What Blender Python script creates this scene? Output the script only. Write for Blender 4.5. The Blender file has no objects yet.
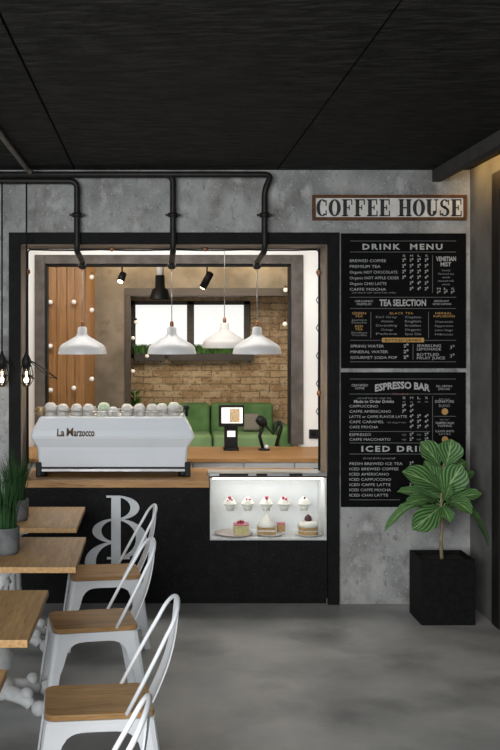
import bpy, bmesh, math, random
from mathutils import Vector, Matrix
random.seed(7)
S = bpy.context.scene
COL = S.collection
PI = math.pi
F = 1000.0; VX = 155.0; VY = 336.0; H = 1.976      # focal length in pixels, horizon point, eye height
D = 7.375                                          # distance of the facade
def P(px, py, d):
    s = F / d
    return Vector(((px - VX) / s, d, H - (py - VY) / s))
def X(px, d=D): return (px - VX) * d / F
def Z(py, d=D): return H - (py - VY) * d / F

# ------------------------------------------------------------------ materials
def mat(name, col, rough=.6, metal=0., col2=None, scale=4., stretch=(1, 1, 1), detail=6., lo=.35, hi=.65,
        bump=0., bscale=None, bdist=.01, emit=None, estr=0., trans=0., ior=1.45, spec=.5, coat=0.):
    m = bpy.data.materials.new(name); m.use_nodes = True
    nt = m.node_tree; b = nt.nodes['Principled BSDF']; L = nt.links.new
    b.inputs['Base Color'].default_value = (*col, 1)
    b.inputs['Roughness'].default_value = rough
    b.inputs['Metallic'].default_value = metal
    b.inputs['Specular IOR Level'].default_value = spec
    b.inputs['Coat Weight'].default_value = coat
    if trans:
        b.inputs['Transmission Weight'].default_value = trans; b.inputs['IOR'].default_value = ior
    if emit:
        b.inputs['Emission Color'].default_value = (*emit, 1); b.inputs['Emission Strength'].default_value = estr
    tc = nt.nodes.new('ShaderNodeTexCoord')
    mp = nt.nodes.new('ShaderNodeMapping'); mp.inputs['Scale'].default_value = stretch
    L(tc.outputs['Object'], mp.inputs['Vector'])
    if col2:
        n = nt.nodes.new('ShaderNodeTexNoise'); n.inputs['Scale'].default_value = scale; n.inputs['Detail'].default_value = detail
        L(mp.outputs['Vector'], n.inputs['Vector'])
        r = nt.nodes.new('ShaderNodeValToRGB')
        r.color_ramp.elements[0].position = lo; r.color_ramp.elements[0].color = (*col, 1)
        r.color_ramp.elements[1].position = hi; r.color_ramp.elements[1].color = (*col2, 1)
        L(n.outputs['Fac'], r.inputs['Fac']); L(r.outputs['Color'], b.inputs['Base Color'])
        m['ramp'] = r.name
    if bump:
        n2 = nt.nodes.new('ShaderNodeTexNoise'); n2.inputs['Scale'].default_value = bscale or scale * 3; n2.inputs['Detail'].default_value = 8
        L(mp.outputs['Vector'], n2.inputs['Vector'])
        bp = nt.nodes.new('ShaderNodeBump'); bp.inputs['Strength'].default_value = bump; bp.inputs['Distance'].default_value = bdist
        L(n2.outputs['Fac'], bp.inputs['Height']); L(bp.outputs['Normal'], b.inputs['Normal'])
    return m

def layer(m, col, scale, stretch, lo, hi, detail=4.):
    """a second noise of another size mixed over the colour of m: stains, flecks, grain"""
    nt = m.node_tree; L = nt.links.new; b = nt.nodes['Principled BSDF']
    src = b.inputs['Base Color'].links[0].from_socket if b.inputs['Base Color'].links else None
    tc = nt.nodes.new('ShaderNodeTexCoord'); mp = nt.nodes.new('ShaderNodeMapping'); mp.inputs['Scale'].default_value = stretch
    mp.inputs['Location'].default_value = (3.1, 7.7, 1.3)
    L(tc.outputs['Object'], mp.inputs['Vector'])
    n = nt.nodes.new('ShaderNodeTexNoise'); n.inputs['Scale'].default_value = scale; n.inputs['Detail'].default_value = detail
    L(mp.outputs['Vector'], n.inputs['Vector'])
    r = nt.nodes.new('ShaderNodeMapRange'); r.inputs['From Min'].default_value = lo; r.inputs['From Max'].default_value = hi
    L(n.outputs['Fac'], r.inputs['Value'])
    mx = nt.nodes.new('ShaderNodeMix'); mx.data_type = 'RGBA'
    L(r.outputs['Result'], mx.inputs['Factor'])
    if src: L(src, mx.inputs['A'])
    else: mx.inputs['A'].default_value = b.inputs['Base Color'].default_value
    mx.inputs['B'].default_value = (*col, 1)
    L(mx.outputs['Result'], b.inputs['Base Color'])
    return m

M = {}
M['concrete'] = mat('concrete', (.245, .247, .243), .9, col2=(.43, .43, .415), scale=3.2, detail=12, bump=.5, bscale=26, bdist=.006, spec=.2)
layer(M['concrete'], (.15, .14, .12), 4.0, (1, 1, .8), .52, .78, 14)
layer(M['concrete'], (.52, .515, .50), 9.0, (1.2, 1, .8), .55, .80, 14)
layer(M['concrete'], (.12, .115, .10), 20.0, (1.2, 1, .7), .59, .86, 14)
layer(M['concrete'], (.10, .095, .08), 60.0, (1.2, 1, .8), .63, .82, 6)
layer(M['concrete'], (.55, .55, .53), 70.0, (1, 1, 1), .60, .75, 6)
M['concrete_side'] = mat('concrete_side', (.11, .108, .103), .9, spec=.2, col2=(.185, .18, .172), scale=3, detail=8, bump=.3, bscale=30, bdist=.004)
M['floor'] = mat('polished_concrete', (.30, .305, .30), .42, col2=(.46, .46, .45), scale=1.8, detail=11, bump=.08, bscale=25, bdist=.003)
layer(M['floor'], (.20, .203, .20), 2.2, (1, 1, 1), .5, .75, 10)
M['ceiling'] = mat('black_board', (.007, .0066, .006), .75, spec=.22, col2=(.024, .0228, .021), lo=.44, hi=.60, scale=9, stretch=(.6, 2., 1), bump=1., bscale=14, bdist=.07)
M['black_beam'] = mat('dark_beam', (.03, .028, .026), .75, col2=(.05, .047, .043), scale=5, bump=.3, bdist=.004)
M['black'] = mat('black_speckled', (.0045, .0045, .005), .7, spec=.16, col2=(.008, .008, .008), scale=12, bump=.5, bscale=120, bdist=.003)
layer(M['black'], (.030, .029, .027), 110, (1, 1, 1), .58, .72, 3)
M['blacksoft'] = mat('matte_black', (.007, .007, .007), .5, spec=.25, col2=(.011, .011, .011), scale=20)
M['pipe'] = mat('black_steel_pipe', (.012, .011, .010), .5, .2, spec=.3, col2=(.022, .02, .018), scale=12)
M['steelpipe'] = mat('grey_steel_pipe', (.12, .108, .095), .5, .4, col2=(.17, .155, .14), scale=8)
M['reveal'] = mat('weathered_metal', (.34, .27, .21), .6, .1, col2=(.20, .165, .135), scale=7, stretch=(1, 1, .5), bump=.2, bdist=.003)
M['copper'] = mat('copper', (.42, .21, .11), .4, .8, col2=(.30, .14, .07), scale=20)
def wood(name, a, b, scale, stretch, dark, rough=.5):
    m = mat(name, a, rough, col2=b, scale=scale, stretch=stretch, detail=7, lo=.3, hi=.7, bump=.12, bscale=scale * 2, bdist=.002)
    layer(m, dark, scale * 2.4, stretch, .55, .75, 5)
    return m
M['oak_x'] = wood('oak_along', (.33, .170, .052), (.50, .285, .105), 5, (.8, 9, 9), (.19, .088, .026))
M['oak_top'] = wood('oak_counter', (.36, .175, .052), (.49, .265, .095), 5, (.6, 8, 8), (.21, .09, .028))
M['oak_y'] = wood('oak_table', (.32, .172, .058), (.48, .285, .108), 5, (9, .7, 9), (.18, .088, .028))
M['planks'] = wood('orange_planks', (.24, .108, .030), (.39, .195, .065), 4, (9, 9, .5), (.13, .052, .015))
M['darkwood'] = wood('dark_brown_wood', (.036, .026, .018), (.060, .045, .032), 4, (1, 6, 6), (.05, .036, .026))
M['white'] = mat('white_paint', (.80, .81, .82), .35, col2=(.72, .735, .75), scale=3)
M['enamel_beige'] = mat('beige_enamel', (.50, .475, .455), .4, col2=(.46, .435, .415), scale=4)  # white enamel darkened in its colour, shading for the rear pendant
M['casewhite'] = mat('case_white', (.62, .63, .63), .5, col2=(.57, .58, .58), scale=5)
M['white_iron'] = mat('cast_white', (.66, .665, .66), .55, col2=(.52, .525, .52), scale=18, bump=.15, bdist=.003)
M['enamel'] = mat('white_enamel', (.73, .725, .72), .35, col2=(.67, .665, .66), scale=4)
M['machine'] = mat('machine_white', (.80, .835, .87), .25, col2=(.76, .80, .845), scale=3, coat=.4)
M['steel'] = mat('brushed_steel', (.55, .55, .55), .3, .9, col2=(.40, .40, .40), scale=8, stretch=(1, 8, 8))
M['ceramic'] = mat('cup_ceramic', (.72, .71, .68), .3, col2=(.62, .61, .59), scale=30)
M['ceramic_green'] = mat('green_ceramic', (.50, .66, .44), .3, col2=(.60, .68, .55), scale=20)
M['ceramic_grey'] = mat('grey_band', (.42, .41, .38), .4, col2=(.56, .54, .5), scale=60)
M['gold'] = mat('gold_glaze', (.45, .33, .16), .35, .3, col2=(.28, .2, .1), scale=20)
M['wallwhite'] = mat('white_plaster', (.86, .85, .83), .6, col2=(.82, .81, .79), scale=3)
M['joint'] = mat('tile_joint', (.17, .165, .16), .8, col2=(.22, .215, .21), scale=9)
M['greyframe'] = mat('grey_stone_frame', (.085, .074, .065), .8, spec=.2, col2=(.135, .12, .108), scale=9, bump=.4, bscale=60, bdist=.004)
M['plaster'] = mat('beige_plaster', (.16, .138, .11), .9, spec=.2, col2=(.28, .245, .20), scale=2.5, detail=9, bump=.3, bscale=18, bdist=.006)
layer(M['plaster'], (.13, .11, .085), 5, (1, 1, 1), .58, .8, 8)
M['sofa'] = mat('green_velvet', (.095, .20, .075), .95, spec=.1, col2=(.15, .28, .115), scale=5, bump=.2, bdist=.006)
M['sofa_light'] = mat('light_green_velvet', (.20, .34, .165), .95, spec=.1, col2=(.26, .41, .22), scale=5)  # sofa velvet with light on the seat put into its colour
M['cushion'] = mat('grey_cushion', (.22, .20, .18), .9, col2=(.32, .30, .27), scale=40, stretch=(6, 1, 1))
M['grass'] = mat('grass_green', (.045, .13, .022), .6, col2=(.10, .24, .045), scale=8)
M['grassdark'] = mat('dark_grass', (.010, .034, .011), .7, spec=.15, col2=(.032, .085, .026), scale=10)
M['trunk'] = mat('plant_stem', (.34, .27, .15), .8, col2=(.20, .15, .08), scale=30, bump=.3)
M['soil'] = mat('soil', (.012, .010, .008), .95, col2=(.03, .024, .018), scale=40, bump=.8, bdist=.01)
M['potblack'] = mat('planter_black', (.004, .004, .004), .7, spec=.15, col2=(.008, .008, .008), scale=30, bump=.5, bscale=60, bdist=.004)
M['potgrey'] = mat('cement_pot', (.085, .088, .088), .9, spec=.2, col2=(.145, .148, .148), scale=14, bump=.3, bdist=.004)
M['letter'] = mat('brushed_letter', (.50, .52, .53), .4, .15, col2=(.58, .60, .61), scale=6)
M['chalk'] = mat('chalk_white', (.48, .48, .47), .8, spec=.1, col2=(.38, .38, .38), scale=60)
M['chalkfaint'] = mat('chalk_faint', (.28, .28, .28), .8, spec=.1, col2=(.22, .22, .22), scale=60)
M['chalkdim'] = mat('chalk_grey', (.17, .17, .17), .8, spec=.1, col2=(.15, .15, .15), scale=60)
M['amber'] = mat('amber_paint', (.52, .30, .09), .7, col2=(.45, .26, .08), scale=60)
M['rust'] = mat('red_paint', (.30, .06, .05), .7, col2=(.24, .05, .04), scale=60)
M['board'] = mat('chalkboard', (.003, .003, .0035), .8, spec=.1, col2=(.005, .005, .0055), scale=9)
M['signface'] = mat('aged_white_sign', (.74, .72, .68), .7, col2=(.60, .58, .54), scale=14)
M['signwood'] = mat('sign_frame_wood', (.085, .034, .014), .6, spec=.2, col2=(.14, .058, .022), scale=20)
M['ink'] = mat('black_ink', (.012, .012, .013), .7, col2=(.03, .03, .03), scale=50)
M['bronze'] = mat('bronze_lettering', (.11, .07, .04), .5, .2, col2=(.15, .10, .06), scale=30)
M['screen'] = mat('screen_glow', (.8, .8, .8), .3, emit=(1, .98, .95), estr=.75)
M['screenpic'] = mat('screen_picture', (.4, .25, .12), .4, col2=(.6, .5, .35), scale=60, emit=(.5, .33, .16), estr=.35)
M['bulb'] = mat('warm_bulb', (1, .9, .75), .3, emit=(1, .85, .6), estr=5.)
M['bulbdim'] = mat('frosted_bulb', (.85, .83, .8), .3, emit=(1, .95, .88), estr=.12)
M['daylight'] = mat('bright_pane', (.2, .2, .2), .3, emit=(1, 1, .975), estr=.88)
M['led'] = mat('led_strip', (1, .9, .8), .3, emit=(1, .95, .88), estr=5.)
M['ledwarm'] = mat('warm_led_strip', (1, .7, .3), .3, emit=(1, .62, .20), estr=25.)
M['cream'] = mat('whipped_cream', (.82, .79, .72), .6, col2=(.74, .70, .62), scale=30)
M['sponge'] = mat('sponge_cake', (.52, .34, .15), .85, col2=(.36, .2, .08), scale=60, bump=.5, bdist=.004)
M['crumb'] = mat('pale_cake', (.60, .52, .26), .85, col2=(.46, .40, .18), scale=60)
M['choc'] = mat('chocolate', (.10, .05, .03), .5, col2=(.16, .08, .05), scale=40)
M['berry'] = mat('red_berry', (.50, .03, .07), .35, col2=(.36, .02, .06), scale=60)
M['pinkglaze'] = mat('pink_glaze', (.62, .22, .24), .4, col2=(.5, .14, .17), scale=40)
M['darkberry'] = mat('dark_berry', (.06, .015, .025), .3, col2=(.09, .02, .03), scale=50)
M['paper'] = mat('cake_paper', (.76, .74, .68), .7, col2=(.66, .64, .58), scale=50, stretch=(1, 1, .2))
M['plate'] = mat('plate_white', (.75, .72, .68), .3, col2=(.70, .67, .63), scale=9)
M['platepink'] = mat('plate_blush', (.62, .50, .46), .35, col2=(.56, .44, .40), scale=9)
M['navy'] = mat('door_panel_dark', (.012, .013, .017), .4, col2=(.018, .018, .022), scale=8)
M['doorwood'] = mat('dark_door_wood', (.012, .0105, .0095), .6, spec=.2, col2=(.020, .017, .015), scale=6, stretch=(4, 4, .5))

def glass(name, tint=(1, 1, 1), mixf=.06):
    m = bpy.data.materials.new(name); m.use_nodes = True
    nt = m.node_tree; nt.nodes.clear(); L = nt.links.new
    o = nt.nodes.new('ShaderNodeOutputMaterial'); t = nt.nodes.new('ShaderNodeBsdfTransparent'); g = nt.nodes.new('ShaderNodeBsdfGlossy')
    t.inputs['Color'].default_value = (*tint, 1); g.inputs['Roughness'].default_value = .03
    x = nt.nodes.new('ShaderNodeMixShader'); fr = nt.nodes.new('ShaderNodeFresnel'); fr.inputs['IOR'].default_value = mixf if mixf > 1 else 1.4
    if mixf == .03: x.inputs['Fac'].default_value = .03
    else: L(fr.outputs['Fac'], x.inputs['Fac'])
    L(t.outputs[0], x.inputs[1]); L(g.outputs[0], x.inputs[2]); L(x.outputs[0], o.inputs['Surface'])
    return m
M['glass'] = glass('clear_glass', (.98, .99, .99))
M['shelfglass'] = glass('shelf_glass', (1, 1, 1), .03)
M['bulbglass'] = glass('bulb_glass', (.97, .93, .86))

def brick_mat():
    m = mat('whitewashed_brick', (.4, .3, .2), .9)
    nt = m.node_tree; L = nt.links.new; b = nt.nodes['Principled BSDF']
    tc = nt.nodes.new('ShaderNodeTexCoord'); sp = nt.nodes.new('ShaderNodeSeparateXYZ'); cb = nt.nodes.new('ShaderNodeCombineXYZ')
    L(tc.outputs['Object'], sp.inputs[0]); L(sp.outputs['X'], cb.inputs['X']); L(sp.outputs['Z'], cb.inputs['Y'])
    nz = nt.nodes.new('ShaderNodeTexNoise'); nz.inputs['Scale'].default_value = 3; nz.inputs['Detail'].default_value = 4
    L(tc.outputs['Object'], nz.inputs['Vector'])
    ad = nt.nodes.new('ShaderNodeVectorMath'); ad.operation = 'MULTIPLY_ADD'; ad.inputs[1].default_value = (.05, .06, .0)
    L(nz.outputs['Color'], ad.inputs[0]); L(cb.outputs[0], ad.inputs[2])
    k = nt.nodes.new('ShaderNodeTexBrick'); k.inputs['Scale'].default_value = 1
    k.inputs['Brick Width'].default_value = .30; k.inputs['Row Height'].default_value = .105; k.inputs['Mortar Size'].default_value = .012
    k.inputs['Mortar Smooth'].default_value = .4; k.inputs['Bias'].default_value = -.1
    k.inputs['Color1'].default_value = (.56, .41, .245, 1); k.inputs['Color2'].default_value = (.36, .215, .105, 1); k.inputs['Mortar'].default_value = (.27, .19, .115, 1)
    L(ad.outputs[0], k.inputs['Vector'])
    n = nt.nodes.new('ShaderNodeTexNoise'); n.inputs['Scale'].default_value = 9; n.inputs['Detail'].default_value = 9
    L(tc.outputs['Object'], n.inputs['Vector'])
    r = nt.nodes.new('ShaderNodeMapRange'); r.inputs['From Min'].default_value = .48; r.inputs['From Max'].default_value = .66; r.inputs['To Max'].default_value = .62
    L(n.outputs['Fac'], r.inputs['Value'])
    mx = nt.nodes.new('ShaderNodeMix'); mx.data_type = 'RGBA'; mx.inputs['B'].default_value = (.64, .51, .35, 1)
    L(r.outputs['Result'], mx.inputs['Factor']); L(k.outputs['Color'], mx.inputs['A']); L(mx.outputs['Result'], b.inputs['Base Color'])
    bp = nt.nodes.new('ShaderNodeBump'); bp.inputs['Strength'].default_value = .6; bp.inputs['Distance'].default_value = .015; bp.invert = True
    L(k.outputs['Fac'], bp.inputs['Height']); L(bp.outputs['Normal'], b.inputs['Normal'])
    return m
M['brick'] = layer(brick_mat(), (.17, .10, .05), 22, (1, 1, 1.6), .56, .70, 8)

def leaf_mat():
    m = mat('fiddle_leaf', (.03, .10, .03), .55, spec=.25)
    nt = m.node_tree; L = nt.links.new; b = nt.nodes['Principled BSDF']
    uv = nt.nodes.new('ShaderNodeUVMap'); uv.uv_map = 'UVMap'
    sp = nt.nodes.new('ShaderNodeSeparateXYZ'); L(uv.outputs['UV'], sp.inputs[0])
    def mth(op, a, bb=None, c=None):
        n = nt.nodes.new('ShaderNodeMath'); n.operation = op
        for i, v in enumerate((a, bb, c)):
            if v is None: continue
            if isinstance(v, (int, float)): n.inputs[i].default_value = v
            else: L(v, n.inputs[i])
        return n.outputs[0]
    av = mth('ABSOLUTE', mth('SUBTRACT', sp.outputs['Y'], .5))             # distance from the midrib
    ph = mth('SUBTRACT', mth('MULTIPLY', sp.outputs['X'], 4.), mth('MULTIPLY', av, 7.))
    w = mth('ABSOLUTE', mth('SUBTRACT', mth('FRACT', ph), .5))
    vein = mth('MINIMUM', mth('MAXIMUM', mth('MULTIPLY', mth('SUBTRACT', .30, w), 5.), 0.), 1.)
    mid = mth('LESS_THAN', av, .03)
    v = mth('MAXIMUM', mth('MULTIPLY', vein, .62), mid)
    nz = nt.nodes.new('ShaderNodeTexNoise'); nz.inputs['Scale'].default_value = 9
    tc = nt.nodes.new('ShaderNodeTexCoord'); L(tc.outputs['Object'], nz.inputs['Vector'])
    mx0 = nt.nodes.new('ShaderNodeMix'); mx0.data_type = 'RGBA'
    mx0.inputs['A'].default_value = (.014, .062, .016, 1); mx0.inputs['B'].default_value = (.050, .155, .036, 1)
    L(nz.outputs['Fac'], mx0.inputs['Factor'])
    mx = nt.nodes.new('ShaderNodeMix'); mx.data_type = 'RGBA'; mx.inputs['B'].default_value = (.26, .42, .17, 1)
    L(v, mx.inputs['Factor']); L(mx0.outputs['Result'], mx.inputs['A']); L(mx.outputs['Result'], b.inputs['Base Color'])
    return m
M['leaf'] = leaf_mat()

# ------------------------------------------------------------------ mesh helpers
class MB:
    def __init__(self): self.v = []; self.f = []; self.s = []; self.uv = {}
    def add(self, vs, fs, smooth=False):
        o = len(self.v); self.v += [tuple(x) for x in vs]
        for f in fs: self.f.append([i + o for i in f]); self.s.append(smooth)
        return self
    def box(self, x0, x1, y0, y1, z0, z1):
        return self.add([(x0, y0, z0), (x1, y0, z0), (x1, y1, z0), (x0, y1, z0), (x0, y0, z1), (x1, y0, z1), (x1, y1, z1), (x0, y1, z1)],
                        [(0, 3, 2, 1), (4, 5, 6, 7), (0, 1, 5, 4), (1, 2, 6, 5), (2, 3, 7, 6), (3, 0, 4, 7)])
    def prism(self, poly, axis, a, b, smooth=False):
        """poly of 2D points pushed along axis: 'z' -> (x,y), 'y' -> (x,z), 'x' -> (y,z)"""
        def pt(p, t): return {'z': (p[0], p[1], t), 'y': (p[0], t, p[1]), 'x': (t, p[0], p[1])}[axis]
        n = len(poly)
        self.add([pt(p, a) for p in poly] + [pt(p, b) for p in poly], [list(range(n))[::-1], list(range(n, 2 * n))])
        o = len(self.v) - 2 * n
        for i in range(n):
            j = (i + 1) % n; self.f.append([o + i, o + j, o + n + j, o + n + i]); self.s.append(smooth)
        return self
    def loft(self, rings, cap=True, smooth=True, closed=True):
        n = len(rings[0]); vs = [p for r in rings for p in r]; fs = []
        for k in range(len(rings) - 1):
            for i in range(n if closed else n - 1):
                j = (i + 1) % n; fs.append((k * n + i, k * n + j, (k + 1) * n + j, (k + 1) * n + i))
        o = len(self.v)
        self.add(vs, fs, smooth)
        if cap:
            self.f.append([o + i for i in range(n)][::-1]); self.s.append(False)
            self.f.append([o + (len(rings) - 1) * n + i for i in range(n)]); self.s.append(False)
        return self
    def lathe(self, prof, c=(0, 0, 0), n=24, axis='z', cap=True, flute=0, famp=0., zr=None):
        rings = []
        for r, z in prof:
            ring = []
            for i in range(n):
                a = 2 * PI * i / n
                rr = max(r, 1e-4)
                if flute and (zr is None or zr[0] <= z <= zr[1]): rr *= 1 - famp * (0.5 + .5 * math.cos(a * flute))
                p = (rr * math.cos(a), rr * math.sin(a), z)
                if axis == 'y': p = (p[0], p[2], p[1])
                if axis == 'x': p = (p[2], p[0], p[1])
                ring.append((p[0] + c[0], p[1] + c[1], p[2] + c[2]))
            rings.append(ring)
        return self.loft(rings, cap)
    def sphere(self, c, r, sz=(1, 1, 1), n=14):
        prof = [(math.sin(PI * k / 8), -math.cos(PI * k / 8)) for k in range(9)]
        rings = [[(c[0] + r * sz[0] * max(q, .001) * math.cos(2 * PI * i / n), c[1] + r * sz[1] * max(q, .001) * math.sin(2 * PI * i / n), c[2] + r * sz[2] * z) for i in range(n)] for q, z in prof]
        return self.loft(rings)
    def tube(self, pts, r, n=10, cap=True):
        pts = [Vector(p) for p in pts]; rad = r if isinstance(r, (list, tuple)) else [r] * len(pts)
        rings = []; up = None
        for i, p in enumerate(pts):
            t = (pts[min(i + 1, len(pts) - 1)] - pts[max(i - 1, 0)]).normalized()
            if up is None:
                up = Vector((0, 0, 1)) if abs(t.z) < .9 else Vector((1, 0, 0))
            u = (up - t * up.dot(t)).normalized(); w = t.cross(u); up = u
            rings.append([p + (u * math.cos(2 * PI * k / n) + w * math.sin(2 * PI * k / n)) * rad[i] for k in range(n)])
        return self.loft(rings, cap)
    def xform(self, M4, start=0):
        for i in range(start, len(self.v)): self.v[i] = tuple(M4 @ Vector(self.v[i]))
        return self
    def build(self, name, m, parent=None, bevel=0., world=False, seg=2, subd=0):
        me = bpy.data.meshes.new(name)
        off = Vector((0, 0, 0))
        if world:
            p = parent
            while p is not None: off += p.location; p = p.parent
        me.from_pydata([tuple(Vector(v) - off) for v in self.v], [], self.f)
        for p, s in zip(me.polygons, self.s): p.use_smooth = s
        if self.uv:
            ul = me.uv_layers.new(name='UVMap')
            for lp in me.loops: ul.data[lp.index].uv = self.uv.get(lp.vertex_index, (0, 0))
        b = bmesh.new(); b.from_mesh(me); bmesh.ops.recalc_face_normals(b, faces=b.faces); b.to_mesh(me); b.free()
        me.materials.append(m)
        o = bpy.data.objects.new(name, me); COL.objects.link(o)
        if parent: o.parent = parent
        if bevel:
            md = o.modifiers.new('bevel', 'BEVEL'); md.width = bevel; md.segments = seg; md.limit_method = 'ANGLE'; md.angle_limit = .6
        if subd:
            md = o.modifiers.new('subd', 'SUBSURF'); md.levels = subd; md.render_levels = subd
        return o

def tag(o, label=None, cat=None, group=None, kind=None):
    if label: o['label'] = label
    if cat: o['category'] = cat
    if group: o['group'] = group
    if kind: o['kind'] = kind
    return o
def thing(name, label, cat, loc=(0, 0, 0), group=None, rz=0):
    o = bpy.data.objects.new(name, None); COL.objects.link(o); o.location = loc; o.rotation_euler = (0, 0, rz); o.empty_display_size = .1
    return tag(o, label, cat, group)
def dup(o, loc=None, label=None, rz=None, parent=None, group=None):
    c = o.copy(); COL.objects.link(c)
    if parent: c.parent = parent
    if loc is not None: c.location = loc
    if rz is not None: c.rotation_euler = (0, 0, rz)
    if label: c['label'] = label
    if group: c['group'] = group
    for ch in list(o.children): dup(ch, parent=c)
    return c
def struct(o): o['kind'] = 'structure'; return o

def fillet(pts, r, n=6):
    pts = [Vector(p) for p in pts]; out = [pts[0]]
    for i in range(1, len(pts) - 1):
        a, p, b = pts[i - 1], pts[i], pts[i + 1]
        u = (a - p); v = (b - p); rr = min(r, u.length * .49, v.length * .49)
        s = p + u.normalized() * rr; e = p + v.normalized() * rr
        for k in range(n + 1):
            t = k / n; out.append((1 - t) ** 2 * s + 2 * t * (1 - t) * p + t * t * e)
    out.append(pts[-1]); return out
def rrect(x0, x1, y0, y1, r, n=5):
    out = []
    for cx, cy, a in ((x1 - r, y1 - r, 0), (x0 + r, y1 - r, 1), (x0 + r, y0 + r, 2), (x1 - r, y0 + r, 3)):
        for k in range(n + 1):
            t = (a + k / n) * PI / 2; out.append((cx + r * math.cos(t), cy + r * math.sin(t)))
    return out

# text as flat lettering on a board that faces the camera side (-Y)
def text_geo(txt, bold=0., track=1.):
    c = bpy.data.curves.new('t', 'FONT'); c.body = txt; c.size = 1; c.resolution_u = 2; c.offset = bold; c.space_character = track
    o = bpy.data.objects.new('t', c); COL.objects.link(o)
    dg = bpy.context.evaluated_depsgraph_get(); me = bpy.data.meshes.new_from_object(o.evaluated_get(dg))
    vs = [tuple(v.co) for v in me.vertices]; fs = [list(p.vertices) for p in me.polygons]
    bpy.data.objects.remove(o); bpy.data.curves.remove(c); bpy.data.meshes.remove(me)
    return vs, fs
def put_text(mb, txt, x0, x1, z0, z1, y, bold=0., arc=0.):
    
    """fits txt into the box; the height counts capitals"""
    vs, fs = text_geo(txt, bold, 1.3 if txt in ('DRINK  MENU', 'ICED DRINKS', 'BLACK TEA') else 1.)
    if not vs: return
    ax = min(v[0] for v in vs); bx = max(v[0] for v in vs); cap = .73
    sx = (x1 - x0) / (bx - ax); sz = (z1 - z0) / cap
    out = []
    for v in vs:
        x = x0 + (v[0] - ax) * sx; u = (x - (x0 + x1) / 2) / ((x1 - x0) / 2)
        out.append((x, y, z0 + v[1] * sz - arc * u * u))
    mb.add(out, fs)

# slab-serif capitals made from strokes: unit height, returns polygons and width
def ring_poly(cx, cz, rx, rz, ix, iz, a0, a1, n=18, icx=None):
    icx = cx if icx is None else icx
    o = []; i = []
    for k in range(n + 1):
        a = math.radians(a0 + (a1 - a0) * k / n)
        o.append((cx + rx * math.cos(a), cz + rz * math.sin(a))); i.append((icx + ix * math.cos(a), cz + iz * math.sin(a)))
    return [[o[k], o[k + 1], i[k + 1], i[k]] for k in range(n)]
def R(x0, x1, z0, z1): return [(x0, z0), (x1, z0), (x1, z1), (x0, z1)]
def slab(ch):
    st, hl = .24, .07
    if ch == 'C':
        return ring_poly(.38, .5, .38, .5, .15, .43, 48, 312) + [R(.60, .67, .62, .95), R(.60, .67, .05, .36)], .72
    if ch == 'O':
        return ring_poly(.40, .5, .40, .5, .16, .43, 0, 360, 28), .80
    if ch in 'FE':
        p = [R(.08, .08 + st, 0, 1), R(0, .40, 0, hl), R(0, .68, 1 - hl, 1), R(.61, .68, .68, 1), R(.3, .50, .47, .54), R(.45, .51, .36, .66)]
        if ch == 'E': p += [R(0, .70, 0, hl), R(.63, .70, 0, .33)]
        return p, .74
    if ch == 'H':
        p = []
        for x in (0, .48): p += [R(x + .07, x + .07 + st, 0, 1), R(x, x + .38, 0, hl), R(x, x + .38, 1 - hl, 1)]
        return p + [R(.3, .56, .46, .54)], .86
    if ch == 'U':
        return [R(.07, .07 + st, .3, 1), R(0, .38, 1 - hl, 1), R(.62, .69, .3, 1), R(.52, .80, 1 - hl, 1)] + ring_poly(.38, .32, .31, .32, .07, .24, 180, 360), .80
    if ch == 'S':
        p = ring_poly(.33, .74, .29, .26, .12, .19, 30, 270, 14) + ring_poly(.33, .27, .32, .27, .13, .20, -90, 90, 14)
        p += ring_poly(.33, .27, .32, .27, .12, .20, 205, 275, 8) + [[(.10, .62), (.33, .42), (.60, .40), (.36, .62)]]
        p += [R(.56, .62, .66, .97), R(.02, .08, .03, .36)]
        return p, .68
    return [], .36
def slab_text(mb, txt, x0, x1, z0, z1, y0, y1, gap=.08):
    w = sum(slab(c)[1] + gap for c in txt) - gap; sx = (x1 - x0) / w; sz = z1 - z0; x = 0
    for c in txt:
        ps, cw = slab(c)
        for p in ps: mb.prism([(x0 + (x + a) * sx, z0 + b * sz) for a, b in p], 'y', y0, y1)
        x += cw + gap

# ================================================================== THE SETTING
struct(MB().box(-4.5, 4.5, .4, 17, -.1, 0).build('floor', M['floor']))
c = MB(); xs = [-4.5, -2.08, -.59, .90, 2.39, 4.5]
for a, b in zip(xs, xs[1:]):
    for y0, y1 in ((.4, 4.05), (4.05, 7.7)):
        c.box(a + .006, b - .006, y0 + .004, y1 - .004, 3.2, 3.26)
c.box(-4.5, 4.5, .4, 7.7, 3.25, 3.35)
struct(c.build('ceiling', M['ceiling']))
struct(MB().box(-4.5, 4.5, 7.7, 17, 3.2, 3.35).build('ceiling', M['wallwhite']))
WX0, WX1, WZ = X(9.3), X(338.8), Z(232.8)
OX0, OX1, OZ = X(20.5), X(327.5), Z(244.3)
RX = X(470)
w = MB(); w.box(-4.5, WX0 + .03, D, D + .33, 0, 3.2); w.box(WX1 - .03, RX + .3, D, D + .33, 0, 3.2); w.box(WX0 + .03, WX1 - .03, D, D + .33, WZ - .03, 3.2)
struct(w.build('wall_back', M['concrete']))
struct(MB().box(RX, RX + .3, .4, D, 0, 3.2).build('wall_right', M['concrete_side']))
# ceiling beam along the right wall, warm strip lamp lies on the side that faces the wall
BX0, BX1, BZ = X(432), X(441), Z(182)
struct(MB().box(BX0, BX1, .4, D, BZ, 3.2).build('trim_1', M['black_beam'], bevel=.004))
st = thing('led_strip', 'warm glowing strip lamp tucked between ceiling beam and right wall', 'light', (BX1 + .012, 5.6, 3.18))
MB().box(BX1, BX1 + .025, 4.2, 7.25, 3.165, 3.2).build('channel', M['blacksoft'], st, world=True)
MB().box(BX1 + .025, BX1 + .032, 4.3, 7.2, 3.17, 3.195).build('diffuser', M['ledwarm'], st, world=True)
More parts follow.
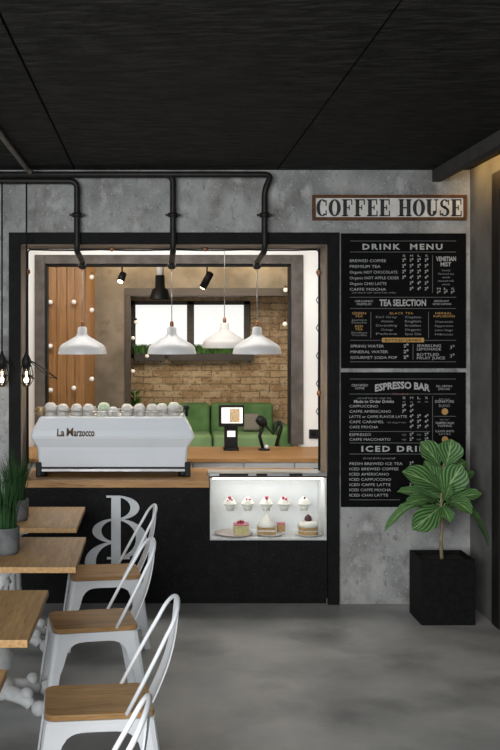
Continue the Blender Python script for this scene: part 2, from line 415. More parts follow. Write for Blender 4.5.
# door in the right wall: only its dark frame edge is seen
d1 = struct(MB().box(RX - .012, RX, 5.65, 5.78, 0, 3.09).box(RX - .012, RX, 6.72, 6.87, 0, 3.09).box(RX - .012, RX, 5.78, 6.72, 2.96, 3.09).build('door_1', M['doorwood'], bevel=.004))
struct(MB().box(RX - .006, RX - .001, 5.79, 6.71, .01, 2.95).build('door_leaf', M['navy'], d1))

# serving window: black frame, weathered metal reveal
fr = MB()
fr.box(WX0, OX0, D - .03, D + .02, 0, WZ); fr.box(OX1, WX1, D - .03, D + .02, 0, WZ); fr.box(OX0, OX1, D - .03, D + .02, OZ, WZ)
w1 = struct(fr.build('window_1', M['black'], bevel=.003))
rv = MB(); rv.box(WX0 + .03, OX0 + .004, D + .02, D + .33, .0, OZ + .03); rv.box(OX1 - .004, WX1 - .03, D + .02, D + .33, .0, OZ + .03); rv.box(OX0 + .004, OX1 - .004, D + .02, D + .33, OZ - .004, OZ + .03)
struct(rv.build('window_reveal', M['reveal'], w1))
e = MB()
for y0, y1 in ((D + .30, D + .33),):
    e.box(OX0 + .004, OX0 + .011, y0, y1, .93, OZ - .004); e.box(OX1 - .016, OX1 - .004, y0, y1, .93, OZ - .004); e.box(OX0 + .011, OX1 - .016, y0, y1, OZ - .009, OZ - .004)
struct(e.build('window_bead', M['blacksoft'], w1))

# kiosk interior: side walls, white partition with a grey framed opening
struct(MB().box(-1.75, -1.6, D + .33, 9.65, 0, 3.2).build('wall_left', M['wallwhite']))
struct(MB().box(1.95, 2.1, D + .33, 9.65, 0, 3.2).build('wall_kiosk_right', M['wallwhite']))
PD = 9.65
gx0, gx1, gz = X(35, PD), X(303, PD), Z(255, PD)
ix0, ix1, iz = X(45, PD), X(291, PD), Z(264, PD)
w = MB(); w.box(-1.75, gx0 + .02, PD, PD + .15, 0, 3.2); w.box(gx1 - .02, 2.1, PD, PD + .15, 0, 3.2); w.box(gx0 + .02, gx1 - .02, PD, PD + .15, gz - .02, 3.2); w.box(gx0 + .02, gx1 - .02, PD, PD + .15, 0, .80)
struct(w.build('wall_partition', M['wallwhite']))
g = MB(); g.box(gx0, ix0, PD - .03, PD + .2, .93, gz); g.box(ix1, gx1, PD - .03, PD + .2, .93, gz); g.box(ix0, ix1, PD - .03, PD + .2, iz, gz)
struct(g.build('window_2', M['greyframe'], bevel=.004))
e = MB(); e.box(ix0, ix0 + .018, PD + .02, PD + .17, .93, iz); e.box(ix1 - .012, ix1, PD + .02, PD + .17, .93, iz); e.box(ix0 + .018, ix1 - .012, PD + .02, PD + .17, iz - .018, iz)
struct(e.build('trim_2', M['blacksoft']))
# hexagonal joints on the white wall right of the opening
hx = MB(); rr = .155; t = .0055
for col_ in range(5):
    for row in range(-1, 9):
        cx = 1.40 + col_ * rr * 1.5 - rr; cz = .98 + row * rr * math.sqrt(3) + (rr * math.sqrt(3) / 2 if col_ % 2 else 0)
        for k in range(3):
            a0, a1 = PI / 3 * k, PI / 3 * (k + 1)
            p0 = Vector((cx + rr * math.cos(a0), 0, cz + rr * math.sin(a0))); p1 = Vector((cx + rr * math.cos(a1), 0, cz + rr * math.sin(a1)))
            if min(p0.x, p1.x) < gx1 + .002 or max(p0.x, p1.x) > 1.94 or min(p0.z, p1.z) < .93 or max(p0.z, p1.z) > 3.19: continue
            n = (p1 - p0).normalized(); q = Vector((-n.z, 0, n.x)) * t
            hx.prism([((p0 + q).x, (p0 + q).z), ((p1 + q).x, (p1 + q).z), ((p1 - q).x, (p1 - q).z), ((p0 - q).x, (p0 - q).z)], 'y', PD - .002, PD)
struct(hx.build('trim_3', M['joint']))

# back room
FD = 15.5
fx0, fx1, fz0, fz1 = X(131, FD), X(250, FD), Z(358, FD), Z(301, FD)
w = MB(); w.box(-3, fx0, FD, FD + .3, 0, 3.2); w.box(fx1, 4, FD, FD + .3, 0, 3.2); w.box(fx0, fx1, FD, FD + .3, 0, fz0); w.box(fx0, fx1, FD, FD + .3, fz1, 3.2)
struct(w.build('wall_far', M['brick']))
struct(MB().box(-3.15, -3, PD + .15, FD + .3, 0, 3.2).build('wall_room_left', M['plaster']))
struct(MB().box(4, 4.15, PD + .15, FD + .3, 0, 3.2).build('wall_room_right', M['plaster']))
wf = MB(); t = .095
wf.box(fx0, fx0 + .07, FD - .05, FD + .1, fz0, fz1); wf.box(fx1 - t, fx1, FD - .05, FD + .1, fz0, fz1); wf.box(fx0, fx1, FD - .05, FD + .1, fz1 - .06, fz1); wf.box(fx0, fx1, FD - .05, FD + .1, fz0, fz0 + .06)
wf.box(X(187, FD), X(194, FD), FD - .05, FD + .1, fz0, fz1)
w3 = struct(wf.build('window_3', M['darkwood'], bevel=.005))
struct(MB().box(fx0 + .07, X(187, FD), FD + .04, FD + .06, fz0 + .06, fz1 - .06).build('pane', M['daylight'], w3))
struct(MB().box(X(194, FD), fx1 - t, FD + .04, FD + .06, fz0 + .06, fz1 - .06).build('pane', M['daylight'], w3))
BK = 14.2
px0 = X(85, 12.2)
struct(MB().box(px0 - .3, X(126, BK), BK, BK + .45, 0, 3.2).build('wall_pillar', M['plaster']))
struct(MB().box(X(126, BK), 4, BK, BK + .2, Z(288, BK), 3.2).build('wall_bulkhead', M['plaster']))
lt = MB(); lt.box(X(125, BK), 4, BK - .03, BK + .22, Z(296, BK), Z(288, BK)); lt.box(X(125, BK), X(130.5, BK), BK - .03, BK + .22, 0, Z(296, BK))
struct(lt.build('trim_4', M['darkwood'], bevel=.005))
# plank cladding of the left wall of the back room
pk = MB(); x = px0
while x > -3.0:
    wd = random.choice((.10, .12, .14)); pk.box(max(x - wd, -3) + .008, x - .008, 12.2, 12.23, 0, 3.2); x -= wd
y = 12.23
while y < BK:
    pk.box(px0 - .03, px0, y + .003, min(y + .16, BK) - .003, 0, 3.2); y += .16
pk.box(-3, px0 - .03, 12.23, 12.3, 0, 3.2)
struct(pk.build('wall_planks', M['planks']))

# ================================================================== CONDUITS
def conduit(label, px, zc, yh, xl=-3.6):
    r = .0225; x = X(px, 7.31)
    t = thing('ceiling_conduit', label, 'pipe', (x, 7.31, zc), 'black conduits above the serving window')
    pts = [(xl, yh, zc)]
    if abs(yh - 7.31) > .01: pts += [(x + .05, yh, zc), (x, 7.31, zc - .10)]
    else: pts += [(x, yh, zc)]
    pts += [(x, 7.31, 2.592), (x, 7.83, 2.565), (x, 7.85, 2.535)]
    MB().tube(fillet(pts, .06), r, 12).build('pipe', M['pipe'], t, world=True)
    z = Z(215, 7.31)
    MB().lathe([(.036, z - .015), (.036, z + .015)], (x, 7.31, 0), 16).box(x - .055, x + .055, 7.30, 7.32, z - .008, z + .008).build('clamp', M['pipe'], t, world=True)
    MB().lathe([(.020, 2.50), (.032, 2.515), (.032, 2.545)], (x, 7.85, 0), 14).build('end_cap', M['pipe'], t, world=True)
    return x
x1 = conduit('black conduit bending down to the left pendant above the espresso machine', 77, Z(181, 7.31), 7.31)
x2 = conduit('black conduit bending down to the middle pendant over the window', 173, Z(175, 7.31), 7.31)
x3 = conduit('black conduit bending down to the right pendant, reaching furthest right', 264.5, Z(174.5, 7.26), 7.258)
t = thing('ceiling_pipe', 'thin grey brown steel pipe running along the ceiling at far left', 'pipe', (X(27, 7.2), 7.2, 3.17))
MB().tube(fillet([(X(27, 7.2), .6, 3.18), (X(27, 7.2), 7.2, 3.18), (X(27, 7.2) + .03, 7.22, 3.155)], .06), .019, 10).build('pipe', M['steelpipe'], t, world=True)

# ================================================================== PENDANT LAMPS
def dome_lamp(loc, z_bottom, r, top, label, body='enamel', cat='lamp', group='white dome pendant lamps'):
    t = thing('pendant_lamp', label, cat, loc, group)                      # local z = 0 is the ceiling-side end of the cord
    zb = z_bottom - loc[2]; k = r / .19
    prof = [(.191, 0), (.190, .012), (.183, .045), (.176, .060), (.160, .076), (.110, .106), (.062, .134), (.046, .147), (.037, .160), (.036, .205), (.022, .214)]
    outer = [(a * k, zb + z * k) for a, z in prof]; inner = [((a - .006) * k, zb + (z - .006) * k + .006) for a, z in prof[:-2]]
    MB().lathe(inner[::-1][:0] + outer, n=40, cap=False).lathe(inner, n=40, cap=False).build('shade', M[body], t)
    MB().lathe([(.015 * k, zb + .210 * k), (.015 * k, zb + .245 * k), (.008, zb + .26 * k)], n=14).build('socket', M['copper'], t)
    MB().tube([(0, 0, zb + .255 * k), (0, 0, 0)], .0035, 6).build('cord', M['steel'], t)
    MB().sphere((0, 0, zb + .085 * k), .034).build('bulb', M['bulb'], t)
    return t
zb = Z(354, 7.85)
for xx, nm in ((x1, 'left white dome pendant lamp hanging in the window above the espresso machine'),
               (x2, 'middle white dome pendant lamp hanging before the left window pane'),
               (x3, 'right white dome pendant lamp hanging before the brick wall')):
    lx = xx
    dome_lamp((lx, 7.85, 2.503), zb, .19, 0, nm)
dome_lamp((X(224.5, 8.7), 8.7, 3.2), Z(348, 8.7), .195, 0, 'white dome pendant lamp set further back, half behind the right one', 'enamel_beige')

# black cage pendants at far left, hung from the conduits on long cords
def cage_lamp(px, yb, label):
    x = X(px, 7.24)
    t = thing('cage_pendant', label, 'lamp', (x, 7.24, 3.088), 'black cage pendants at far left')
    zt = Z(355, 7.24) - 3.088
    MB().tube([(0, 0, 0), (0, 0, zt)], .006, 6).build('cord', M['blacksoft'], t)
    MB().lathe([(.008, zt + .03), (.012, zt + .01), (.034, zt - .035), (.034, zt - .085), (.026, zt - .088), (.026, zt - .10), (.02, zt - .102)], n=18).build('cap', M['blacksoft'], t)
    zc = zt - .178
    MB().lathe([(.016, zc + .075), (.018, zc + .058), (.029, zc + .016), (.032, zc - .008), (.024, zc - .034), (.002, zc - .043)], n=18).build('bulb', M['bulbglass'], t)
    MB().sphere((0, 0, zc - .004), .020).tube([(0, 0, zc + .06), (0, 0, zc)], .007, 8).build('filament', M['bulb'], t)
    cg = MB()
    for k in range(6):
        a = k * PI / 3; q = [(.034, zt - .075), (.047, zt - .14), (.046, zt - .185), (.018, zt - .226)]
        cg.tube([(r * math.cos(a), r * math.sin(a), z) for r, z in q], .0032, 6)
    for r, z in ((.047, zt - .15), (.018, zt - .226)):
        cg.tube([(r * math.cos(2 * PI * k / 20), r * math.sin(2 * PI * k / 20), z) for k in range(21)], .0032, 6)
    cg.build('cage', M['blacksoft'], t)
    w = MB(); w.tube([(.035, 0, zt - .045), (.09, .25, zt - .10), (.165, .55, zt - .195)], .006, 6)
    w.tube([(.03, 0, zt - .05), (.08, .1, zt - .11), (.13, .3, zt - .17), (.165, .55, zt - .195)], .003, 6)
    w.build('guy_wire', M['blacksoft'], t)
cage_lamp(26.5, 388, 'black cage pendant with clear bulb hanging before the left window jamb')
cage_lamp(2.0, 391, 'black cage pendant with clear bulb at the left picture edge')

# festoon cable round the window opening
t = thing('string_light', 'black festoon cable with copper sockets along the serving window edge', 'string light', (OX1, D + .2, OZ))
cz = OZ - .016; pts = [(OX0 + .022, D + .27, 1.0), (OX0 + .02, D + .27, 1.75), (OX0 + .018, D + .27, 2.3), (OX0 + .02, D + .27, cz)]
for k in range(1, 12):
    u = k / 12; pts.append((OX0 + .02 + (OX1 - OX0 - .04) * u, D + .27, cz - .006 * abs(math.sin(u * 4 * PI))))
pts += [(OX1 - .02, D + .27, cz), (OX1 - .018, D + .27, 2.2), (OX1 - .022, D + .27, 1.7), (OX1 - .018, D + .27, .97)]
MB().tube(fillet(pts, .03), .006, 8).build('cable', M['blacksoft'], t, world=True)
for x, z in ((OX1 - .03, Z(273, 7.6)), (OX1 - .03, Z(393, 7.6)), (OX0 + .03, Z(272, 7.6)), (X(112, 7.6), cz), (X(205, 7.6), cz)):
    MB().lathe([(.006, z - .02), (.017, z - .012), (.017, z + .012), (.006, z + .02)], (x, D + .20, 0), 10).build('socket', M['copper'], t, world=True)

# ================================================================== COUNTER
DX0, DX1 = .404, 1.263; DZ0, DZ1 = .482, .935
t = thing('serving_counter', 'black speckled serving counter front below the window with white monogram', 'counter', (0, D + .1, 0))
f = MB(); y0, y1 = D - .012, D + .05
f.box(OX0 + .004, DX0, y0, y1, .045, .855); f.box(DX1, OX1 - .004, y0, y1, .045, .93); f.box(DX0, DX1, y0, y1, .045, DZ0 - .012)
f.box(OX0 + .004, OX1 - .004, y0 + .03, y1, .0, .045)
f.build('front_panel', M['black'], t, world=True)
f = MB(); f.box(OX0 + .02, DX0 - .02, y1, D + .6, .0, .8); f.build('carcass', M['blacksoft'], t, world=True)
mg = MB(); step = [0]
def push(poly):
    step[0] += 1; mg.prism(poly, 'y', y0 - .012 - .00006 * step[0], y0)
def q(px, py): return (X(px), Z(py))
def rect_px(a, b, c, d): push([q(a, d), q(b, d), q(b, c), q(a, c)])
def bowl(px, top, bot, reach, sgn, thick, hair=1.6):
    cz = (top + bot) / 2; rz = (bot - top) / 2
    for poly in ring_poly(px, cz, reach, rz, reach - thick, rz - hair, -90, 90, 16):
        push([q(px + sgn * (a - px), b) for a, b in poly])
def letter(s, top, mid, bot, sgn):
    bowl(s, top, mid, 23.5, sgn, 9); bowl(s, mid - 1.5, bot, 31, sgn, 11)
letter(116, 495, 519.5, 558, 1); letter(116, 518, 542.5, 582, -1)
rect_px(111.4, 120.8, 495, 582); rect_px(106.5, 118, 495, 497); rect_px(107, 130, 556.5, 558.5); rect_px(103, 127, 580.5, 582.5)
mg.build('monogram', M['letter'], t, world=True)

tp = MB(); N = DX0 - .006; ny = D + .40
tp.prism([(OX0 + .006, D - .04), (N, D - .04), (N, ny), (OX1 - .006, ny), (OX1 - .006, 8.05), (OX0 + .006, 8.05)], 'z', .862, .914)
tag(tp.build('worktop', M['oak_top'], bevel=.004), 'oak worktop on the serving counter carrying the espresso machine', 'worktop')
# back counter
tag(MB().box(-1.58, 1.93, 8.68, 9.6, .878, .914).build('worktop', M['oak_top'], bevel=.003), 'oak worktop along the back of the kiosk with the till on it', 'worktop')
cw = .443; cx = .774 - cw * 5
for k in range(7):
    a = cx + k * cw; b_ = a + cw
    t = thing('drawer_unit', 'white drawer unit under the back worktop, ' + ['far left end behind the machine', 'second from the left end', 'third from the left end', 'behind the right end of the machine', 'just right of the espresso machine below the till',
              'below the black jointed lamp', 'at the right end below the wall socket'][k], 'cabinet', ((a + b_) / 2, 9.1, 0), 'white drawer units under the back worktop')
    MB().box(a + .002, b_ - .002, 8.74, 9.58, .0, .872).build('body', M['white'], t, world=True)
    for z0, z1 in ((.62, .868), (.36, .612), (.10, .352)):
        d_ = MB().box(a + .005, b_ - .005, 8.715, 8.74, z0, z1).build('drawer', M['white'], t, world=True, bevel=.002)
        MB().box((a + b_) / 2 - .06, (a + b_) / 2 + .06, 8.70, 8.715, z1 - .05, z1 - .04).build('handle', M['steel'], d_, world=True)
# wall socket
t = thing('wall_socket', 'small black square wall socket on the white tiled wall', 'socket', (X(313.5, PD), PD, Z(434, PD)))
c_ = (X(313.5, PD), Z(434, PD))
MB().box(c_[0] - .045, c_[0] + .045, PD - .014, PD - .002, c_[1] - .045, c_[1] + .045).build('plate', M['blacksoft'], t, world=True, bevel=.004)
MB().lathe([(.02, PD - .018), (.024, PD - .013)], (c_[0], 0, c_[1]), 16, 'y').build('outlet', M['potblack'], t, world=True)

# ---------------------------------------------------------------- espresso machine
EY0, EY1 = 7.50, 7.98; EX0, EX1 = X(30, 7.5), X(194.5, 7.5); ez = .914
t = thing('espresso_machine', 'long white espresso machine standing on the serving counter, cups on top', 'coffee machine', ((EX0 + EX1) / 2, 7.74, ez))
def oct_ring(ins, insy, z, c=.015):
    a, b, y0, y1 = EX0 + ins, EX1 - ins, EY0 + insy, EY1 - insy
    return [(a + c, y0, z), (b - c, y0, z), (b, y0 + c, z), (b, y1 - c, z), (b - c, y1, z), (a + c, y1, z), (a, y1 - c, z), (a, y0 + c, z)]
zr = lambda py: Z(py, 7.5)
MB().loft([oct_ring(.058, .05, zr(468)), oct_ring(.052, .045, zr(455)), oct_ring(.045, .04, zr(448)), oct_ring(.004, .004, zr(438.5)), oct_ring(.0, .0, zr(436)), oct_ring(.012, .01, zr(431)), oct_ring(.055, .05, zr(420)), oct_ring(.062, .06, zr(418)), oct_ring(.075, .075, zr(417.3))], smooth=False).build('body', M['machine'], t, world=True, bevel=.006)
MB().box(EX0 + .055, EX1 - .055, EY0 + .06, EY1 - .05, zr(472), zr(467.5)).build('base', M['blacksoft'], t, world=True)
MB().box(EX0 + .075, EX1 - .07, EY0 + .045, EY0 + .06, zr(472.2), zr(469.8)).build('drip_trim', M['steel'], t, world=True)
for xx in (EX0 + .085, EX1 - .085):
    for yy in (EY0 + .09, EY1 - .09):
        MB().lathe([(.036, ez), (.036, ez + .02), (.028, zr(468))], (xx, yy, 0), 14).build('foot', M['blacksoft'], t, world=True)
for xx in (EX0 + .06, EX1 - .05):
    MB().box(xx - .022, xx + .022, EY0 + .04, EY0 + .09, ez, zr(463)).build('corner_guard', M['blacksoft'], t, world=True, bevel=.006)
rl = MB(); zt = zr(417.3)
for yy in (EY0 + .085, EY1 - .085): rl.tube([(EX0 + .08, yy, zt + .035), (EX1 - .08, yy, zt + .035)], .004, 6)
for k in range(7):
    xx = EX0 + .08 + (EX1 - EX0 - .16) * k / 6
    for yy in (EY0 + .085, EY1 - .085): rl.tube([(xx, yy, zt), (xx, yy, zt + .035)], .004, 6)
rl.build('cup_rail', M['steel'], t, world=True)
kb = MB(); kb.lathe([(.012, zt), (.012, zt + .05), (.022, zt + .055), (.024, zt + .075), (.012, zt + .085)], (X(186.5, 7.6), 7.6, 0), 14)
kb.build('steam_knob', M['blacksoft'], t, world=True)
for yy, xx in ((EY1 + .04, -.55), (EY1 + .04, -.2), (EY1 + .04, .12)):
    MB().lathe([(.035, EY1 - .06), (.038, EY1 + .03)], (xx, 0, ez + .22), 14, 'y').tube([(xx, EY1 + .02, ez + .22), (xx, EY1 + .06, ez + .21)], .012, 8).build('group_head', M['steel'], t, world=True)
lg = MB(); a, b = X(57, 7.5), X(94.5, 7.5)
z0, z1 = zr(436), zr(428.6)
put_text(lg, 'La', a, X(64.5, 7.5), z0, z1, 0, .03); put_text(lg, 'M', X(66.5, 7.5), X(73.2, 7.5), z0, zr(427.6), 0, .012); put_text(lg, 'arzocco', X(73.7, 7.5), b, z0, z1, 0, .03)
# the upper front slopes back: lay the lettering on that slope
za, zc = zr(431), zr(420); sl = (.05 - .01) / (zc - za)
lg.v = [(v[0], EY0 + .01 + (v[2] - za) * sl - .003, v[2]) for v in lg.v]
lg.build('logo', M['bronze'], t, world=True)

def cup(loc, label, body='ceramic', sc=1., group='cups on the espresso machine'):
    t = thing('cup', label, 'cup', loc, group)
    k = sc * 1.1
    MB().lathe([(.043 * k, 0), (.045 * k, .004 * k), (.044 * k, .03 * k), (.042 * k, .042 * k)], n=20).build('rim_band', M['ceramic_grey'], t)
    MB().lathe([(.0425 * k, .042 * k), (.040 * k, .06 * k), (.030 * k, .078 * k), (.018 * k, .085 * k), (.002, .086 * k)], n=20).build('bowl', M[body], t)
    hd = MB(); hd.tube([(.04 * k, 0, .02 * k), (.062 * k, 0, .025 * k), (.066 * k, 0, .045 * k), (.055 * k, 0, .06 * k), (.038 * k, 0, .058 * k)], .005 * k, 6)
    hd.xform(Matrix.Rotation(random.choice((.6, 1.2, 1.9)) , 4, 'Z')).build('handle', M[body], t)
cups = [(50.6, 1.05), (63, .95), (76.7, .95), (88.5, .95), (104, 1.05), (113.5, .75), (127, .95), (139.5, .95), (152, .95), (162, .98), (174, 1.08)]
lb = ['upturned white cup on the espresso machine, second from the left end after the gold one', 'upturned white cup above the logo left end on the machine',
      'upturned white cup above the logo right end on the machine', 'upturned white cup directly left of the green one on the machine', 'pale green upturned cup on the espresso machine',
      'small low upturned cup directly right of the pale green one', 'upturned white cup sixth from the right end on the machine', 'upturned white cup fifth from the right end on the machine',
      'upturned white cup fourth from the right end on the machine', 'upturned white cup third from the right end on the machine', 'largest rightmost upturned white cup, beside the dark steam knob']
lb[6:] = ['upturned white cup, fifth counting from the right of the row on the machine', 'upturned white cup, fourth counting from the right of the row on the machine',
          'upturned white cup, third counting from the right of the row on the machine', 'upturned white cup, next to the rightmost one on the machine', 'rightmost upturned white cup, beside the dark steam knob']
lb[0] = 'upturned white cup right beside the gold mug on the machine'
for k, ((px, sc), L_) in enumerate(zip(cups, lb)):
    cup((X(px, 7.68), 7.68 + (.0 if sc > .8 else -.05), zt), L_, 'ceramic_green' if k == 4 else 'ceramic', sc)
t = thing('mug', 'small gold brown mug at the left end of the espresso machine top', 'cup', (X(41.5, 7.66), 7.66, zt))
MB().lathe([(.028, 0), (.032, .006), (.034, .06), (.033, .066), (.029, .066), (.028, .01), (.002, .008)], n=18).build('body', M['gold'], t)
MB().tube([(-.032, 0, .015), (-.052, 0, .022), (-.054, 0, .042), (-.032, 0, .054)], .005, 6).build('handle', M['gold'], t)

# ---------------------------------------------------------------- till and lamp
ty = 9.30; tz = .914
t = thing('till', 'black touch screen till on the back worktop with a lit screen', 'till', (X(231, ty), ty, tz))
xa = lambda px: X(px, ty); zz = lambda py: Z(py, ty)
MB().box(xa(223.5), xa(238.5), ty - .05, ty + .05, tz, tz + .03).box(xa(224.5), xa(237.5), ty - .03, ty + .04, tz + .03, zz(425)).build('stand', M['blacksoft'], t, world=True, bevel=.006)
sc_ = MB().box(xa(218.2), xa(243.6), ty - .075, ty - .045, zz(426), zz(404.5)).build('screen', M['blacksoft'], t, world=True, bevel=.006)
MB().box(xa(221), xa(241.8), ty - .079, ty - .075, zz(422.5), zz(407)).build('display', M['screen'], sc_, world=True)
MB().box(xa(229), xa(239), ty - .081, ty - .079, zz(421.5), zz(408)).build('picture', M['screenpic'], sc_, world=True)
MB().box(xa(227), xa(235), ty - .034, ty - .03, zz(436.5), zz(430.5)).build('customer_display', M['screen'], t, world=True)

t = thing('desk_lamp', 'black articulated lamp with jointed arms right of the till', 'lamp', (X(263, ty), ty, tz))
p = lambda px, py: P(px, py, ty)
MB().lathe([(.055, tz), (.055, tz + .012), (.02, tz + .02)], (X(264, ty), ty, 0), 20).build('base', M['blacksoft'], t, world=True)
MB().sphere(p(266.5, 447), .022).build('base_knob', M['enamel'], t, world=True)
MB().tube([p(263, 449), p(259.5, 436), p(264.5, 424)], .016, 8).build('arm', M['blacksoft'], t, world=True)
MB().tube([p(264.5, 424), p(273, 434), p(279, 421)], .015, 8).build('arm', M['blacksoft'], t, world=True)
MB().tube([p(279, 421), p(281.5, 427), p(276, 446)], .016, 8).build('arm', M['blacksoft'], t, world=True)
MB().tube([p(257, 418), p(260, 420), p(263, 422.5), p(266, 425)], [.030, .046, .046, .022], 12).build('head', M['blacksoft'], t, world=True)

# ================================================================== DISPLAY CASE
t = thing('display_case', 'glowing white glass display case of cakes set into the counter front', 'display case', ((DX0 + DX1) / 2, D + .15, DZ0))
b = MB(); th = .008; cy0, cy1 = D - .01, D + .37
b.box(DX0, DX1, cy0, cy1, DZ0 - .01, DZ0); b.box(DX0, DX1, cy1 - th, cy1, DZ0, DZ1); b.box(DX0, DX0 + th, cy0, cy1 - th, DZ0, DZ1); b.box(DX1 - th, DX1, cy0, cy1 - th, DZ0, DZ1); b.box(DX0, DX1, cy0, cy1, DZ1, DZ1 + .008)
b.build('cabinet', M['casewhite'], t, world=True)
MB().box(DX0 + th, DX1 - th, cy0 + .003, cy0 + .009, DZ0 + .001, DZ1 - .001).build('front_glass', M['glass'], t, world=True)
sz = Z(510.4, 7.5)
MB().box(DX0 + th, DX1 - th, cy0 + .05, cy1 - th, sz - .005, sz).build('glass_shelf', M['shelfglass'], t, world=True)
MB().box(DX0 + .02, DX1 - .02, cy0 + .012, cy0 + .03, DZ1 - .014, DZ1 - .002).build('light_strip', M['led'], t, world=True)
r_ = MB(); r_.box(DX0 - .004, DX1 + .004, cy0 - .012, cy0 + .04, DZ1 + .008, DZ1 + .032); r_.build('top_rail', M['steel'], t, world=True, bevel=.003)
r_ = MB()
for a, b_ in ((219, 248), (256, 267), (289, 302)): r_.box(X(a), X(b_), cy0 - .015, cy0 - .012, DZ1 + .012, DZ1 + .03)
r_.build('vent_slot', M['blacksoft'], t, world=True)
MB().box(DX0 - .004, DX1 + .004, cy0 - .014, cy0 - .001, DZ1 - .002, DZ1 + .008).build('edge_strip', M['signwood'], t, world=True)

def cupcake(px, label, berry, off):
    x = X(px, 7.5)
    t = thing('cupcake', label, 'cupcake', (x, 7.5, sz), 'cupcakes on the glass shelf')
    MB().lathe([(.028, 0), (.041, .042)], n=28, flute=14, famp=.10).build('paper_cup', M['paper'], t)
    MB().lathe([(.040, .040), (.050, .046), (.050, .056), (.040, .066), (.041, .072), (.028, .082), (.027, .087), (.012, .098), (.002, .106)], n=24, flute=9, famp=.08).build('frosting', M['cream'], t)
    for k, (dx, dz, r) in enumerate(off):
        MB().sphere((dx, -.024, dz), r).build('berry', M[berry], t)
cupcake(230, 'cupcake with red berry topping at the left end of the glass shelf', 'berry', ((-.004, .098, .013), (.012, .082, .009), (-.02, .078, .007)))
cupcake(247.6, 'wider cupcake with flat red sprinkles, second from left on shelf', 'berry', ((-.010, .090, .008), (.014, .086, .008)))
cupcake(266.4, 'middle cupcake with one big red berry on the glass shelf', 'berry', ((0, .098, .015),))
cupcake(284, 'cupcake with red berries on top and side, second from right on shelf', 'berry', ((-.008, .098, .012), (.014, .09, .010), (.02, .072, .008)))
cupcake(304, 'plain cream cupcake with dark berry at right end of glass shelf', 'darkberry', ((0, .098, .009),))

def plate(px, y, r, label, m):
    o = MB().lathe([(.6 * r, 0), (.65 * r, .004), (r, .013), (r, .016), (.6 * r, .008), (.01, .008)], n=36).build('plate', m)
    o.location = (X(px, y), y, DZ0); return tag(o, label, 'plate', 'plates in the display case')
pl = .008
plate(234, 7.53, .145, 'wide blush plate at the left of the display case floor', M['platepink'])
plate(270, 7.50, .095, 'white plate under the tall cream cake in middle of case', M['plate'])
plate(308.5, 7.50, .10, 'white plate under the round cake at right of display case', M['plate'])
def wedge(t, x, y, ang, L, W, z0, z1, name, m, round_=False):
    pts = [(0, 0), (L, -W / 2), (L + .008, 0), (L, W / 2)]
    b = MB().prism(pts, 'z', z0, z1); b.xform(Matrix.Translation((x, y, 0)) @ Matrix.Rotation(ang, 4, 'Z')); return b.build(name, m, t, bevel=.003)
x = X(241, 7.5)
t = thing('cake_slice', 'square slice of pale cake with pink glaze on the blush plate', 'cake', (x, 7.49, DZ0 + pl))
MB().box(-.055, .055, -.04, .04, .001, .07).build('sponge', M['crumb'], t, bevel=.004)
MB().box(-.056, .056, -.041, .041, .07, .084).build('glaze', M['pinkglaze'], t, bevel=.005)
for dx, dy in ((-.02, -.01), (.012, .0), (.0, .02)): MB().sphere((dx, dy, .092), .013).build('berry', M['berry'], t)
x = X(267, 7.5)
t = thing('cake_slice', 'layered brown cake slice with tall peak of whipped cream', 'cake', (x, 7.48, DZ0 + pl))
MB().box(-.075, .06, -.035, .035, .001, .028).box(-.075, .06, -.035, .035, .038, .062).build('sponge', M['sponge'], t, bevel=.003)
MB().box(-.073, .058, -.034, .034, .028, .038).build('cream_layer', M['cream'], t)
MB().lathe([(.068, .062), (.072, .075), (.052, .098), (.05, .104), (.032, .125), (.028, .13), (.010, .15), (.002, .158)], (-.006, 0, 0), 22, flute=8, famp=.12).build('whipped_cream', M['cream'], t)
x = X(281, 7.56)
t = thing('cake_slice', 'small brown cake slice behind and right of the tall cream cake', 'cake', (x, 7.565, DZ0 + .017))
MB().box(-.03, .03, -.025, .025, .0, .05).build('sponge', M['sponge'], t, bevel=.003)
MB().box(-.03, .03, -.025, .025, .05, .068).build('topping', M['pinkglaze'], t, bevel=.004)
x = X(308, 7.5)
t = thing('round_cake', 'small round layered cake with white icing and a dark fig on top', 'cake', (x, 7.49, DZ0 + pl))
MB().lathe([(.074, .001), (.074, .03)], n=30).lathe([(.074, .038), (.074, .066)], n=30).build('sponge', M['sponge'], t)
MB().lathe([(.071, .028), (.071, .04)], n=30).build('cream_layer', M['cream'], t)
MB().lathe([(.077, .062), (.080, .075), (.074, .095), (.045, .102), (.002, .103)], n=30, flute=11, famp=.05).build('icing', M['cream'], t)
MB().lathe([(.022, .10), (.030, .112), (.026, .130), (.010, .146), (.002, .152)], n=16).build('fig', M['darkberry'], t)

# ================================================================== BACK ROOM FURNITURE
sx0, sx1 = -.12, 1.80
t = thing('sofa', 'green velvet sofa bench along the brick wall', 'sofa', ((sx0 + sx1) / 2, 14.95, 0))
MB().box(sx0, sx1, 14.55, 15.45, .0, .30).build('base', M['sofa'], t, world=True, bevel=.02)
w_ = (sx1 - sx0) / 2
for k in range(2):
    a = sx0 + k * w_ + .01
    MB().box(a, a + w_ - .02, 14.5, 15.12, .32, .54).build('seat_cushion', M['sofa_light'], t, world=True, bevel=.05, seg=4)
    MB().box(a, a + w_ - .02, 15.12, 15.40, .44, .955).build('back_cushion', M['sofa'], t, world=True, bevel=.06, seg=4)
MB().box(sx0 - .02, sx1, 15.40, 15.47, .05, .90).build('backrest', M['sofa'], t, world=True, bevel=.02)
MB().box(sx1 + .005, sx1 + .20, 14.5, 15.46, 0, .66).build('armrest', M['sofa'], t, world=True, bevel=.07, seg=4)
